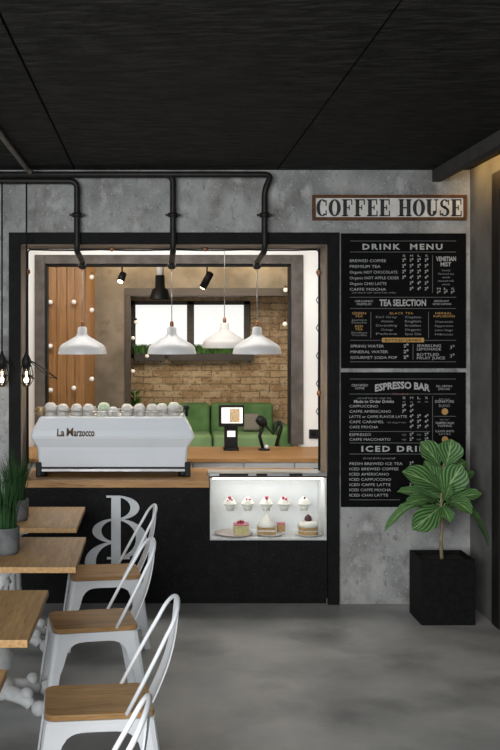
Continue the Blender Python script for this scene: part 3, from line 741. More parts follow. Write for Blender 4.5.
c_ = MB().box(-.13, .13, -.05, .05, 0, .26).build('cushion', M['cushion'], bevel=.045, seg=4); c_.location = (X(251, 15.05), 14.985, .555); c_.rotation_euler = (-.2, 0, 0)
tag(c_, 'grey striped cushion leaning on the green sofa', 'cushion')
def grass_patch(x0, x1, y0, y1, z, h, n, wd=.006):
    g = MB()
    for _ in range(n):
        x, y = random.uniform(x0, x1), random.uniform(y0, y1); a = random.uniform(0, 2 * PI); hh = h * random.uniform(.6, 1.1); l = random.uniform(-.3, .3) * hh; l2 = random.uniform(-.3, .3) * hh
        ux, uy = math.cos(a) * wd, math.sin(a) * wd
        g.add([(x - ux, y - uy, z), (x + ux, y + uy, z), (x + ux * .7 + l * .4, y + uy * .7 + l2 * .4, z + hh * .6), (x - ux * .7 + l * .4, y - uy * .7 + l2 * .4, z + hh * .6), (x + l, y + l2, z + hh)], [(0, 1, 2, 3), (3, 2, 4)])
    return g
def grass_box(xa_, xb_, label):
    t = thing('grass_planter', label, 'planter', ((xa_ + xb_) / 2, 15.35, 1.60))
    MB().box(xa_, xb_, 15.27, 15.44, Z(361, 15.3), Z(353.5, 15.3)).build('trough', M['darkwood'], t, world=True, bevel=.005)
    for bx_ in (xa_ + .06, xb_ - .06): MB().box(bx_ - .015, bx_ + .015, 15.30, 15.5, Z(361, 15.3) - .02, Z(361, 15.3)).build('bracket', M['darkwood'], t, world=True)
    g = grass_patch(xa_ + .01, xb_ - .01, 15.29, 15.42, Z(354, 15.3), .15, int(1600 * (xb_ - xa_)), .009).build('grass', M['grass'], t, world=True); tag(g, kind='stuff')
grass_box(X(134, 15.3), X(164.5, 15.3), 'wooden trough of grass below the left window pane')
grass_box(X(168, 15.3), X(254, 15.3), 'long wooden trough of grass below the right window pane')
# plant by the post
t = thing('potted_plant', 'small green plant standing in a pot left of the green sofa', 'plant', (-.30, 14.85, 0))
MB().lathe([(.09, 0), (.12, .25), (.12, .27), (.10, .27), (.1, .24), (.002, .24)], n=20).build('pot', M['potgrey'], t)
g = MB()
for _ in range(110):
    a = random.uniform(0, 2 * PI); r = random.uniform(.02, .12); h = random.uniform(.6, 1.17) ; d_ = Vector((math.cos(a), math.sin(a), .8)); p0 = Vector((r * .3 * math.cos(a), r * .3 * math.sin(a), h - .06)); n = Vector((-math.sin(a), math.cos(a), 0)) * .022
    p1 = p0 + d_ * .05; p2 = p0 + d_ * .10
    g.add([p0, p1 + n, p2, p1 - n], [(0, 1, 2, 3)])
g.build('foliage', M['grass'], t)
MB().tube([(0, 0, .23), (.01, 0, .6), (0, .01, 1.1)], .012, 8).build('stem', M['trunk'], t)

# track with two spot lamps and a black funnel pendant
TY = 12.0; tz_ = Z(262.5, TY)
t = thing('track_rail', 'black ceiling track carrying spot lamps behind the opening', 'light track', (.4, TY, tz_))
MB().box(X(104, TY), X(300, TY), TY - .02, TY + .02, tz_, tz_ + .035).build('rail', M['blacksoft'], t, world=True)
for px in (118, 205, 280): MB().tube([(X(px, TY), TY, tz_ + .03), (X(px, TY), TY, 3.2)], .006, 6).build('hanger', M['blacksoft'], t, world=True)
def spot(px, top, a, b, label):
    t = thing('spot_lamp', label, 'lamp', (X(px, TY), TY, tz_), 'spot lamps on the track')
    MB().tube([(X(px, TY), TY, tz_), P(px, top, TY)], .010, 8).build('stem', M['blacksoft'], t, world=True)
    p0, p1 = Vector(a), Vector(b); MB().tube([p0, p0 + (p1 - p0) * .05, p1], [.030, .042, .046], 14).build('housing', M['blacksoft'], t, world=True)
    n = (p1 - p0).normalized(); MB().tube([p1 + n * .001, p1 + n * .014], [.036, .030], 12).build('lens', M['bulb'], t, world=True)
spot(122, 275, P(123.5, 273, TY), P(120.5, 281.5, TY) + Vector((0, -.05, 0)), 'small black spot lamp on the track left of the funnel pendant')
spot(207, 275, P(211, 272.5, TY), P(203, 287, TY) + Vector((0, .06, 0)), 'slanted black tube spot lamp on the track above the right pane')
t = thing('funnel_pendant', 'black funnel shaped pendant lamp hanging over the left window pane', 'lamp', (X(160, TY), TY, 3.2))
xx = X(160, TY); FY = TY - .09; zl = lambda py: Z(py, TY)
MB().tube([(xx, FY, zl(267)), (xx, FY, 3.2)], .007, 8).build('cord', M['blacksoft'], t, world=True)
MB().lathe([(.045, zl(276)), (.045, zl(267)), (.02, zl(265.5))], (xx, FY, 0), 18).build('collar', M['enamel'], t, world=True)
MB().lathe([(.126, zl(299.5)), (.124, zl(298)), (.095, zl(290)), (.060, zl(288)), (.056, zl(276)), (.02, zl(275))], (xx, FY, 0), 28, cap=False).build('shade', M['blacksoft'], t, world=True)
MB().sphere((xx, FY, zl(293)), .035).build('bulb', M['bulb'], t, world=True)

# globe lights on the planks and along the post
def globes(label, pts, y, parent_loc, sockets=False, rad=.03):
    t = thing('string_light', label, 'string light', parent_loc, 'globe string lights of the back room')
    ps = [P(a, b, y) for a, b in pts]
    path = []
    for a, b in zip(ps, ps[1:]):
        for k in range(8):
            u = k / 8; q_ = a.lerp(b, u); q_.z -= .08 * math.sin(PI * u) * (abs(a.x - b.x) > .08); q_.y += .0; path.append(q_ + Vector((0, .02, 0)))
    path.append(ps[-1] + Vector((0, .02, 0)))
    MB().tube(path, .0022, 6).build('cord', M['blacksoft'] if sockets else M['copper'], t, world=True)
    for p_ in ps:
        bl = MB().sphere(p_, rad).build('bulb', M['bulbdim'], t, world=True)
        MB().lathe([(.012, p_.z + rad * .8), (.014, p_.z + rad * 1.7), (.008, p_.z + rad * 1.9)], (p_.x, p_.y, 0), 10).build('socket', M['blacksoft'] if sockets else M['copper'], bl, world=True)
globes('white globe string light pinned over the orange plank wall', [(50.4, 346), (50.4, 302), (73.8, 302), (91.8, 310), (91.8, 277)], 12.1, P(74, 300, 12.1))
globes('lower white globe string light on the orange planks beside the pillar', [(50.5, 390), (73.8, 388), (91.8, 379)], 12.1, P(74, 388, 12.1))
globes('globe string light running down the dark post left of the window', [(136, 322), (133, 338), (147, 356), (133, 371)], 14.1, P(134, 340, 14.1), True, .028)
globes('single frosted bulb hanging at the right edge of the brick wall', [(285, 324), (285.5, 290)], 14.0, P(285, 300, 14), True, .034)

# ================================================================== SIGN AND MENU BOARDS
t = thing('coffee_house_sign', 'white COFFEE HOUSE sign in a brown wooden frame on the concrete wall', 'sign', (X(390), D, Z(207)))
ax, bx, az, bz = X(312), X(465.4), Z(220.6), Z(195.4)
f = MB(); k = .022
f.box(ax, bx, D - .035, D - .001, bz - k, bz); f.box(ax, bx, D - .035, D - .001, az, az + k); f.box(ax, ax + k, D - .035, D - .001, az + k, bz - k); f.box(bx - k, bx, D - .035, D - .001, az + k, bz - k)
f.build('frame', M['signwood'], t, world=True, bevel=.003)
MB().box(ax + k, bx - k, D - .018, D - .001, az + k, bz - k).build('face', M['signface'], t, world=True)
wt = sum(slab(c_)[1] + .08 for c_ in 'COFFEE HOUSE') - .08; w1_ = sum(slab(c_)[1] + .08 for c_ in 'COFFEE') - .08; w2_ = sum(slab(c_)[1] + .08 for c_ in 'HOUSE') - .08
lx0, lx1 = X(316), X(461.5)
for word, u0, u1 in (('COFFEE', 0, w1_ / wt), ('HOUSE', 1 - w2_ / wt, 1)):
    l = MB(); slab_text(l, word, lx0 + (lx1 - lx0) * u0, lx0 + (lx1 - lx0) * u1, Z(216.6), Z(199.6), D - .021, D - .018); l.build('lettering', M['ink'], t, world=True)

def board(name, label, x0, x1, y0, y1):
    t = thing(name, label, 'menu board', (X((x0 + x1) / 2), D, Z(y1)), 'black menu boards on the concrete wall')
    MB().box(X(x0), X(x1), D - .022, D - .001, Z(y1), Z(y0)).build('board', M['board'], t, world=True, bevel=.003)
    return t
YT = D - .0235
BD = D - .0235
def PX_(px): return X(px, BD)
def PZ_(py): return Z(py, BD)
class Page:
    def __init__(s): s.mb = {}; s.sec = 'heading'
    def m(s, k): return s.mb.setdefault((s.sec, k), MB())
    def t(s, txt, x0, x1, top, bot, k='chalk', bold=0., arc=0.):
        put_text(s.m(k), txt, PX_(x0), PX_(x1), PZ_(bot), PZ_(top), YT, bold, arc / 135.6)
    def line(s, x0, x1, y, k='chalkdim', h=.5): s.rule(PX_(x0), PX_(x1), PZ_(y + h / 2), PZ_(y - h / 2), k)
    def vline(s, x, y0, y1, k='chalkdim', w=.5): s.rule(PX_(x - w / 2), PX_(x + w / 2), PZ_(y1), PZ_(y0), k)
    def rule(s, a, b, c, d, k): s.mb[('ruled_line', k, len(s.mb))] = MB().box(a, b, YT - .001, YT, c, d)
    def build(s, t):
        for key, b in s.mb.items(): b.build(key[0], M[key[1]], t, world=True)
t = board('drink_menu', 'upper black menu board headed DRINK MENU right of the window', 340.8, 465.2, 233.6, 368.2)
g = Page()
for y in (241, 252, 297.3, 308.5): g.line(350, 456, y)
g.line(350, 382, 340.3); g.line(424, 456, 340.3); g.line(350, 456, 361.8)
g.t('DRINK  MENU', 362.5, 442.5, 243.7, 249.4, bold=.03)
g.sec = 'price_list'
cols = (404, 411.5, 419, 426.5)
for cx_, ch in zip(cols, ('S', 'M', 'L', 'XL')): g.t(ch, cx_ - 1.3, cx_ + 1.5, 254.5, 256.7)
rows = [('BREWED COFFEE', 386, 4), ('PREMIUM TEA', 380.5, 4), ('Organic HOT CHOCOLATE', 397.5, 4), ('Organic HOT APPLE CIDER', 399, 4), ('Organic CHAI LATTE', 386.5, 3), ('CAFFE MOCHA', 386, 3)]
for k, (tx, xe, n) in enumerate(rows):
    y = 259.2 + 5.72 * k
    g.t(tx, 349.8, xe, y, y + 2.9, bold=0)
    for j, cx_ in enumerate(cols[4 - n:]): g.t(str(2 + j % 2 + k // 3) + '⁵', cx_ - 1.8, cx_ + 1.8, y - .6, y + 2.5, bold=.02)
g.t('ask about our dairy free milks', 352, 396, 291.7, 293.4, 'chalkfaint')
g.vline(432.5, 255, 293)
g.sec = 'side_note'
g.t('VENETIAN', 436, 456, 256.4, 261, bold=.03); g.t('MIST', 440.5, 451, 262.2, 266.2, bold=.03)
for k, tx in enumerate(('brewed', 'flavored tea', 'with', 'steamed milk', 'and vanilla')): g.t(tx, 438 + (k % 2 == 0) * 4, 454 - (k % 2 == 0) * 4, 269.2 + k * 3.5, 271.2 + k * 3.5, 'chalkfaint')
for j, ch in enumerate(('M', 'L', 'XL')):
    g.t(ch, 437 + j * 7, 440.5 + j * 7, 287.6, 289.7); g.t('3⁵', 436.8 + j * 7, 440.6 + j * 7, 291, 293.4, bold=.02)
g.sec = 'subheading'
g.t('TEA SELECTION', 379.5, 426, 299.3, 305.8, bold=.03)
g.t('ORGANIC', 355, 373, 300, 302.2); g.t('PREMIUM', 357, 371, 303, 305.2); g.t('SERVED HOT', 434, 449, 300, 302); g.t('WITH LEMON', 432.5, 451, 303, 305)
g.sec = 'tea_list'
g.t('GREEN', 352, 366, 312, 314.5, 'amber'); g.t('TEA', 355, 363, 315, 317.3, 'amber'); g.t('RED', 355, 363, 325, 327.4, 'amber'); g.t('TEA', 355, 363, 328, 330.3, 'amber')
for y, tx in ((318.8, 'Jasmine'), (321.4, 'Sencha'), (331.5, 'Rooibos'), (334, 'Vanilla')): g.t(tx, 351.5, 367, y, y + 2, 'chalkfaint')
g.t('BLACK TEA', 390, 413, 312, 314.3, 'amber')
for k, (p_, q_) in enumerate((('Earl Grey', 'Ceylon'), ('Assam', 'English'), ('Darjeeling', 'Breakfast'), ('Orange', 'Organic'), ('Pekoe', 'Spice Chai'))):
    g.t(p_, 376 + (k % 2) * 5, 397 - (k % 2) * 4, 315.8 + k * 4.2, 318 + k * 4.2, 'chalkfaint'); g.t(q_, 405, 421, 315.8 + k * 4.2, 318.2 + k * 4.2, 'chalkfaint')
g.vline(370.8, 312, 338); g.vline(428.5, 312, 338)
g.t('HERBAL', 435.5, 452, 312, 314.3, 'amber'); g.t('INFUSIONS', 433.5, 455, 315, 317.3, 'amber')
for k, tx in enumerate(('Chamomile', 'Peppermint', 'Lemon Ginger', 'Hibiscus')): g.t(tx, 435, 453, 320.5 + k * 4.2, 322.7 + k * 4.2, 'chalkfaint')
g.sec = 'bottled_banner'
g.m('amber').box(PX_(382), PX_(424), YT - .001, YT, PZ_(342.3), PZ_(337.8))
put_text(g.m('board'), 'BOTTLED DRINKS', PX_(385), PX_(421), PZ_(341.4), PZ_(338.8), YT - .002, .01)
g.sec = 'bottled_list'
for k, (tx, xe) in enumerate((('SPRING WATER', 384), ('MINERAL WATER', 388), ('GOURMET SODA POP', 397))):
    y = 344.6 + 5.7 * k; g.t(tx, 350.5, xe, y, y + 2.9, bold=0); g.t('2⁵', 403.5, 408.5, y - .4, y + 2.8, bold=.02)
g.vline(413, 344, 359.5)
for y, tx, xe in ((344.2, 'SPARKLING', 441), (347.6, 'LEMONADE', 441), (353, 'BOTTLED', 439), (356.5, 'FRUIT JUICE', 445)): g.t(tx, 417, xe, y, y + 2.8)
g.t('3⁵', 450, 454.5, 345.6, 349); g.t('3⁵', 450, 454.5, 354, 357.5)
g.build(t)

t = board('espresso_menu', 'lower black menu board headed ESPRESSO BAR partly behind the plant', 340.6, 465.0, 372.2, 506.6)
g = Page()
for y in (379, 394, 431.5, 443, 454): g.line(349.5, 456 if y < 400 else 430, y)
g.line(349.5, 400, 499.8)
g.t('ESPRESSO BAR', 375, 430, 381.5, 388.5, bold=.035, arc=3)
g.sec = 'certificate_note'
g.t('blended', 393, 408, 392.6, 395.0, 'rust')
g.t('CERTIFIED', 351.5, 368, 384, 386.4); g.t('COFFEE', 355, 364.5, 387, 389.3); g.t('ALL DRINKS', 436, 452, 385, 387.2); g.t('DECAF', 438.5, 450, 388, 390)
g.sec = 'price_list'
g.t('served hot or over ice', 357, 391, 396.8, 399, 'chalkfaint'); g.t('Made to Order Drinks', 354, 394, 399.8, 402.8, bold=.02)
for cx_, ch in zip(cols, ('S', 'M', 'L', 'XL')): g.t(ch, cx_ - 1.5, cx_ + 1.6, 396.5, 399); g.t('oz', cx_ - 1.5, cx_ + 1.5, 400.5, 402.5, 'chalkfaint')
for k, (tx, xe, js) in enumerate((('CAPPUCCINO', 378, (0, 1)), ('CAFFE AMERICANO', 391, (0, 1)), ('LATTE or CAFFE FLAVOR LATTE', 407, (1, 2, 3)), ('CAFE CARAMEL', 384, (1, 2, 3)), ('CAFE MOCHA', 378, (1, 2, 3)))):
    y = 404.8 + 5.2 * k; g.t(tx, 349.5, xe, y, y + 2.7, bold=0)
    for j in js: g.t(str(3 + j % 2) + '⁵', cols[j] - 1.9, cols[j] + 1.9, y - .5, y + 2.5, bold=.02)
g.t('with whipped cream', 387, 406, 421.5, 423.2, 'chalkfaint')
for k, (tx, xe) in enumerate((('ESPRESSO', 371), ('CAFFE MACCHIATO', 390.5))):
    y = 433.2 + 4.8 * k; g.t(tx, 349.5, xe, y, y + 2.7, bold=0)
    for j in (1, 3): g.t('2⁵', cols[j] - 1.9, cols[j] + 1.9, y - .3, y + 2.6, bold=.02)
    for j in (0, 2): g.t('single' if j == 0 else 'double', cols[j] - 2.2, cols[j] + 2.2, y + .3, y + 2.2, 'chalkfaint')
g.sec = 'side_note'
g.vline(432.5, 396, 441)
for y, tx, k in ((397.5, 'try our', 'chalkfaint'), (400, 'SIGNATURE', 'chalk'), (404.2, 'BLEND', 'chalkfaint')): g.t(tx, 435 + (tx != 'SIGNATURE') * 4, 454 - (tx != 'SIGNATURE') * 4, y, y + 2.8, k)
def disc(px, py, r): g.m('amber').prism([(PX_(px) + r * math.cos(2 * PI * i / 20), PZ_(py) + r * math.sin(2 * PI * i / 20)) for i in range(20)], 'y', YT - .001, YT)
disc(444.8, 411.6, .024); disc(445, 439.5, .024); g.line(434, 456, 416.3)
g.t('ask for', 440, 449, 418.6, 420.2, 'chalkfaint'); g.t('WHIPPED CREAM', 435.5, 454, 421.8, 424.2); g.t('TOPPING', 437.5, 452, 424.8, 427); g.t('FLAVOR SHOTS', 435.5, 454, 430, 432.2); g.t('EXTRA', 439, 451, 433, 435, 'chalkfaint')
g.sec = 'subheading'
g.t('ICED DRINKS', 361.5, 443, 445.8, 451.5, bold=.03)
g.sec = 'iced_list'
g.t('all iced drinks served tall', 363, 395, 457, 459.2, 'chalkfaint')
for k, (tx, xe) in enumerate((('FRESH BREWED ICE TEA', 402.5), ('ICED BREWED COFFEE', 398.5), ('ICED AMERICANO', 389), ('ICED CAPPUCCINO', 391), ('ICED CAFFE LATTE', 390.5), ('ICED CAFFE MOCHA', 391), ('ICED CHAI LATTE', 388))):
    y = 462.2 + 5.25 * k; g.t(tx, 349.5, xe, y, y + 2.8, bold=0); g.t('3⁵', cols[1] - 2, cols[1] + 2, y - .5, y + 2.6, bold=.02)
g.build(t)

# ================================================================== FIDDLE LEAF FIG
PX0, PX1, PY0, PY1, PZ = X(409.5, 7.15), X(475.3, 6.83), 6.83, 7.15, .447
t = thing('potted_fig', 'fiddle leaf fig in a square black planter by the right wall', 'plant', ((PX0 + PX1) / 2, 6.99, 0))
PX1 -= .0
b = MB(); k = .018
b.box(PX0, PX1, PY0, PY0 + k, 0, PZ); b.box(PX0, PX1, PY1 - k, PY1, 0, PZ); b.box(PX0, PX0 + k, PY0 + k, PY1 - k, 0, PZ); b.box(PX1 - k, PX1, PY0 + k, PY1 - k, 0, PZ); b.box(PX0 + k, PX1 - k, PY0 + k, PY1 - k, 0, .04)
b.build('planter', M['potblack'], t, world=True)
MB().box(PX0 + k, PX1 - k, PY0 + k, PY1 - k, .3, PZ - .03).build('soil', M['soil'], t, world=True)
LY = 6.98
pp = lambda px, py, dy=0: P(px, py, LY + dy)
MB().tube([pp(442, 561), pp(441, 545), pp(442, 525), pp(441, 505), pp(442.5, 485), pp(444, 462), pp(446, 450)], [.014, .012, .011, .011, .009, .007, .004], 10).build('trunk', M['trunk'], t, world=True)
lf = MB()
def leaf(b0, tip, wpx, dy, nrm, droop=0.):
    A = pp(*b0); B = pp(tip[0], tip[1], dy); ax = B - A; Ln = ax.length; u = ax.normalized()
    n = (Vector(nrm) - u * Vector(nrm).dot(u)).normalized(); w = n.cross(u); W = wpx * 1.08 * LY / F
    NU, NV = 10, 6; base = len(lf.v); vs = []; fs = []
    A = A + u * 0
    for i in range(NU + 1):
        s_ = i / NU
        wid = W * (math.sin(PI * min(1, s_ ** 1.25)) ** .6 if 0 < s_ < 1 else .0) * (.72 + .28 * s_) + .003
        for j in range(NV + 1):
            v = j / NV * 2 - 1
            p = A + ax * s_ + w * (v * wid / 2) + n * (abs(v) * wid * .13 + math.sin(s_ * PI) * Ln * .10 + math.sin(s_ * 19 + v * 3) * .006 * abs(v)) + Vector((0, 0, -droop * (s_ * s_ - s_) * -1 * 0 + droop * math.sin(PI * s_)))
            vs.append(p); lf.uv[base + len(vs) - 1] = (s_, j / NV)
    for i in range(NU):
        for j in range(NV):
            a = i * (NV + 1) + j; fs.append((a, a + 1, a + NV + 2, a + NV + 1))
    lf.add(vs, fs, True)
    lf.tube([pp(442, b0[1] + 6), A, A + ax * .1], .0035, 5)
f_ = (0, -1, .35)
leaf((446, 466), (451, 439), 27, -.02, f_)
leaf((440, 467), (420, 442), 23, -.03, (.2, -1, .3))
leaf((443, 492), (402, 472), 26, -.10, (.1, -.9, .6))
leaf((440, 487), (424, 461), 19, .02, (.3, -1, .3))
leaf((443, 494), (462, 465), 29, -.06, (-.1, -1, .3))
leaf((438, 500), (397, 492), 15, -.02, (0, -.6, 1))
leaf((440, 504), (405, 505), 17, -.14, (0, -.6, 1), .01)
leaf((445, 490), (474, 472), 14, .06, (0, -.6, .8))
leaf((445, 504), (482, 494), 18, -.03, (0, -.7, 1))
leaf((441, 506), (412, 530), 25, -.16, (.2, -1, .5))
leaf((438, 507), (384, 532), 14, .02, (-.3, -.5, 1), .06)
leaf((446, 506), (488, 546), 16, -.06, (.4, -.5, 1), .07)
leaf((445, 503), (472, 514), 20, -.16, (.1, -.8, .8), .02)
leaf((443, 500), (450, 484), 10, -.12, f_)
leaf((442, 478), (436, 466), 14, .06, f_)
leaf((443, 490), (463, 485), 22, .10, (0, -.7, .7))
leaf((441, 495), (425, 490), 22, .12, (0, -.7, .7))
leaf((442, 480), (455, 470), 16, .12, (0, -1, .2))
leaf((441, 505), (430, 512), 18, .13, (0, -.7, .7))
leaf((441, 498), (413, 486), 20, .08, (.1, -.8, .6))
leaf((443, 500), (466, 500), 20, .10, (-.1, -.6, 1))
leaf((442, 506), (450, 522), 14, -.10, (0, -.8, .8))
leaf((441, 508), (424, 520), 16, .14, (0, -.8, .8))
leaf((445, 474), (466, 462), 14, .10, (-.2, -.9, .5))
lf.build('foliage', M['leaf'], t, world=True)

# ================================================================== TABLES
def make_table(loc, label):
    t = thing('cafe_table', label, 'table', loc, 'square cafe tables in a row')
    MB().box(-.435, .435, -.385, .385, .759, .79).build('tabletop', M['oak_y'], t, bevel=.003)
    MB().box(-.12, .12, -.29, -.05, .735, .759).build('top_plate', M['white_iron'], t)
    MB().lathe([(.10, .06), (.105, .085), (.085, .10), (.088, .125), (.060, .15), (.052, .175), (.070, .20), (.085, .235), (.080, .275), (.058, .315), (.052, .34), (.070, .36), (.066, .38), (.064, .64), (.074, .66), (.060, .69), (.11, .735)], (0, -.17, 0), n=64, flute=8, famp=.22, zr=(.378, .645)).build('column', M['white_iron'], t)
    for sx in (-1, 1):
        for sy in (-1, 1):
            q_ = [(.05, .085, .045), (.12, .085, .040), (.18, .075, .036), (.225, .06, .032), (.245, .045, .03)]
            b = MB(); b.tube([(sx * .82 * r, sy * .54 * r, z) for r, z, w_ in q_], [w_ for r, z, w_ in q_], 12)
            ex, ey = sx * .24, sy * .155
            b.sphere((ex, ey, .042), .042, (1, .85, 1)); b.sphere((sx * .172, sy * .112, .105), .034)
            b.xform(Matrix.Translation((0, -.17, 0)))
            b.build('foot', M['white_iron'], t)
    return t
t0 = make_table((-.932, 4.285, 0), 'square oak table on white pedestal, nearest whole one at left edge')
dup(t0, (-.841, 5.515, 0), 'square oak table with grass pot, its column foot in view, middle of the row')
dup(t0, (-.919, 6.56, 0), 'square oak table furthest back, closest to the black counter front')
dup(t0, (-.961, 3.175, 0), 'square oak table nearest the camera, only its corner showing at bottom left')

def grass_pot(loc, label, r, h, gh):
    t = thing('grass_pot', label, 'potted plant', loc, 'grass pots on the tables')
    MB().lathe([(r * .9, 0), (r, h * .15), (r, h), (r * .86, h), (r * .84, h * .85), (.002, h * .85)], n=28).build('pot', M['potgrey'], t)
    MB().lathe([(r * .84, h * .86), (.002, h * .88)], n=20, cap=False).build('soil', M['soil'], t)
    g = MB()
    for _ in range(230):
        a = random.uniform(0, 2 * PI); rr_ = r * .75 * math.sqrt(random.random()); x, y = rr_ * math.cos(a), rr_ * math.sin(a)
        hh = gh * random.uniform(.55, 1.05); out = random.uniform(.1, .42) * hh; da = a + random.uniform(-.7, .7); ux, uy = -math.sin(da) * .0042, math.cos(da) * .0042; z = h * .86
        pr = []
        for k in range(5):
            u = k / 4; q_ = (x + math.cos(da) * out * u * u, y + math.sin(da) * out * u * u, z + hh * (u - .12 * u * u)); wq = 1 - u * .92
            pr += [(q_[0] - ux * wq, q_[1] - uy * wq, q_[2]), (q_[0] + ux * wq, q_[1] + uy * wq, q_[2])]
        g.add(pr, [(2 * k, 2 * k + 1, 2 * k + 3, 2 * k + 2) for k in range(4)])
    tag(g.build('grass', M['grassdark'], t), kind='stuff')
grass_pot((X(4.5, 5.46), 5.46, .79), 'grey cement pot of tall dark grass on the middle table', .082, .145, .37)
grass_pot((X(15.5, 6.45), 6.45, .79), 'grey cement pot of tall dark grass on the furthest table', .085, .135, .37)

# ================================================================== CHAIRS
def make_chair(loc, label):
    t = thing('cafe_chair', label, 'chair', loc, 'white metal cafe chairs in a row')
    sx, sy = .2225, .176
    MB().prism(rrect(-sx, sx, -sy, sy, .045), 'z', .430, .455).build('seat', M['oak_x'], t, bevel=.006)
    fr_ = MB(); o = rrect(-sx - .004, sx + .004, -sy - .004, sy + .004, .045)
    fr_.prism(o, 'z', .412, .430)
    sp = .125                                                        # outward splay of the sheets
    for ax_, half, dist in (('x', sy, sx), ('y', sx, sy)):
        for sg in (-1, 1):
            N_ = 20; W_ = half - .03; top = []; bot = []
            for k in range(N_ + 1):
                u = -1 + 2 * k / N_; c_ = u * W_
                zb_ = .225 + .160 * max(0, 1 - (abs(u) / .92) ** 5) ** .55 if abs(u) < .92 else .225
                for lst, z in ((top, .424), (bot, zb_)):
                    dd = dist + .001 + sp * (.424 - z)
                    for off in (0, -.006):
                        lst.append((sg * (dd + off), c_, z) if ax_ == 'x' else (c_, sg * (dd + off), z))
            vs = top + bot; n2 = len(top); fs = []
            for k in range(N_):
                a = 2 * k
                fs += [(a, a + 2, n2 + a + 2, n2 + a), (a + 1, n2 + a + 1, n2 + a + 3, a + 3), (n2 + a, n2 + a + 2, n2 + a + 3, n2 + a + 1), (a, a + 1, a + 3, a + 2)]
            fr_.add(vs, fs, False)
    fr_.build('seat_frame', M['white'], t)
    for ix in (-1, 1):
        for iy in (-1, 1):
            rings = []
            for z, fl, ch in ((.424, .080, .03), (.36, .070, .028), (.26, .060, .022), (.12, .050, .015), (.0, .044, .012)):
                ex, ey = sx + .003 + sp * (.424 - z), sy + .003 + sp * (.424 - z); th_ = .007
                L_ = [(ex - fl, ey), (ex - ch, ey), (ex - ch * .3, ey - ch * .3), (ex, ey - ch), (ex, ey - fl), (ex - th_, ey - fl), (ex - th_, ey - ch), (ex - ch * .3 - th_, ey - ch * .3 - th_), (ex - ch, ey - th_), (ex - fl, ey - th_)]
                rings.append([(ix * a, iy * b_, z) for a, b_ in L_])
            lg_ = MB().loft(rings, True, False)
            ex, ey = sx + sp * .415 - .018, sy + sp * .415 - .018
            lgo = lg_.build('leg', M['white'], t)
            MB().lathe([(.017, .0), (.017, .018)], (ix * (ex - .004), iy * (ey - .004), 0), 10).build('foot_cap', M['white'], lgo)
    # hoop back
    b0 = Vector((.105, 0, .445)); tp_ = Vector((.335, 0, .868)); pts = []
    for k in range(33):
        a = PI * k / 32; yy = -math.cos(a)
        # straight sides, round top
        u = math.sin(a) ** .8
        pts.append((0, yy, u))
    pts = [(-.172, 0.), (-.170, .3), (-.160, .55), (-.146, .72)] + [(.146 * -math.cos(PI * k / 16), .78 + .22 * math.sin(PI * k / 16)) for k in range(0, 17)] + [(.146, .72), (.160, .55), (.170, .3), (.172, 0.)]
    MB().tube([b0.lerp(tp_, u) + Vector((0, yy, 0)) for yy, u in pts], .009, 10).build('back_hoop', M['white'], t)
    rings = []
    for k in range(13):
        u = k / 12; p_ = Vector((.212, 0, .435)).lerp(Vector((.332, 0, .863)), u) + Vector((.028 * math.sin(PI * u), 0, 0)); w_ = .062 + .012 * (1 - u)
        rings.append([(p_.x - .003 + .006 * (1 - abs(v)) , v * w_, p_.z) for v in (-1, -.5, 0, .5, 1)] + [(p_.x + .003 + .006 * (1 - abs(v)), v * w_, p_.z) for v in (1, .5, 0, -.5, -1)])
    MB().loft(rings, True, False).build('back_splat', M['white'], t)
    return t
R5 = math.radians
c0 = make_chair((-.238, 4.20, 0), 'white metal chair with oak seat at the bottom, its whole hoop back in view'); c0.rotation_euler = (0, 0, R5(6))
dup(c0, (-.338, 5.39, 0), 'white metal chair with oak seat in the middle of the row, beside the middle table', R5(11))
dup(c0, (-.328, 6.50, 0), 'white metal chair with oak seat furthest back, before the white monogram', R5(8))
dup(c0, (-.352, 3.06, 0), 'white metal chair nearest the camera, only its hoop back showing at bottom', R5(-3))

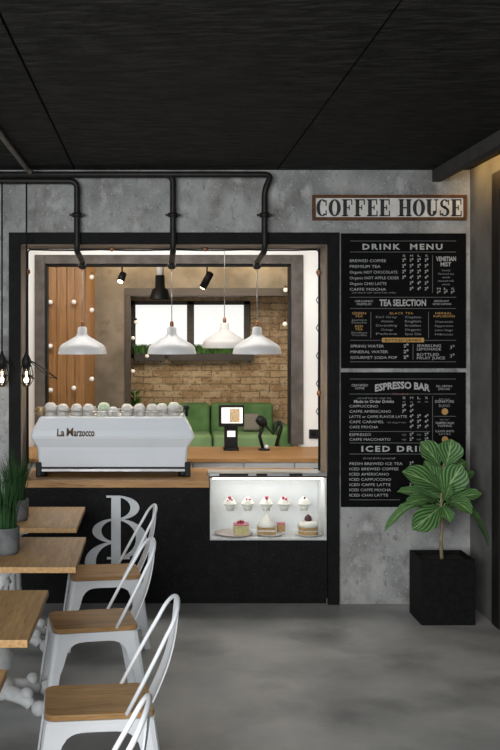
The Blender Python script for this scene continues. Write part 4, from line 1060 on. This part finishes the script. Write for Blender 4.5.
# ================================================================== LIGHTS
def area(name, loc, target, size, sizey, power, col=(1, 1, 1), spread=None):
    l = bpy.data.lights.new(name, 'AREA'); l.shape = 'RECTANGLE'; l.size = size; l.size_y = sizey; l.energy = power; l.color = col
    if spread: l.spread = spread
    o = bpy.data.objects.new(name, l); COL.objects.link(o); o.location = loc
    o.rotation_euler = (Vector(target) - Vector(loc)).to_track_quat('-Z', 'Y').to_euler(); return o
area('daylight_window', (-2.0, -1.2, 2.4), (.1, 6.2, 1.2), 4.6, 2.4, 480, (.96, .985, 1))
area('kiosk_ceiling_light', (.1, 8.3, 3.15), (.1, 9.3, 1.), 2.8, .5, 60, (1, .97, .92))
area('back_room_light', (.9, 12.6, 3.1), (.9, 15., .8), 2.8, 1.2, 85, (1, .88, .72))
area('back_room_light', (-1.0, 10.6, 3.1), (-1.1, 12.2, 1.6), 1.2, .8, 45, (1, .90, .76))  # added fill without a fixture, brightens the plank wall
area('cove_light', (.9, 13.98, 3.17), (.9, 14.2, 2.6), 3.2, .06, 11, (1, .72, .34))
area('display_case_light', ((DX0 + DX1) / 2, D + .12, DZ1 - .02), ((DX0 + DX1) / 2, D + .22, DZ0), .8, .12, 1.9, (1, .97, .92))
area('led_strip_glow', (BX1 + .05, 6.0, 3.165), (RX + .05, 6.0, 2.95), 2.4, .03, 2., (1, .60, .20))
def point(name, loc, p, col=(1, .86, .66), r=.04):
    l = bpy.data.lights.new(name, 'POINT'); l.energy = p; l.color = col; l.shadow_soft_size = r
    o = bpy.data.objects.new(name, l); COL.objects.link(o); o.location = loc
for xx in (x1, x2, x3): point('pendant_glow', (xx, 7.85, zb + .03), 3.5)
W = bpy.data.worlds.new('World'); S.world = W; W.use_nodes = True
W.node_tree.nodes['Background'].inputs['Color'].default_value = (.75, .85, 1, 1); W.node_tree.nodes['Background'].inputs['Strength'].default_value = .22

# ================================================================== CAMERA
cd = bpy.data.cameras.new('Camera'); co = bpy.data.objects.new('Camera', cd); COL.objects.link(co)
co.location = (0, 0, H); co.rotation_euler = (PI / 2, 0, 0)
cd.sensor_fit = 'HORIZONTAL'; cd.sensor_width = 36; cd.lens = F / 500 * 36
cd.shift_x = (250 - VX) / 500; cd.shift_y = -(375 - VY) / 500; cd.clip_start = .05
S.camera = co
vs = S.view_settings; S.display_settings.display_device = 'sRGB'
vs.view_transform = 'Standard'; vs.look = 'None'; vs.gamma = 1; vs.use_curve_mapping = False; vs.exposure = 0
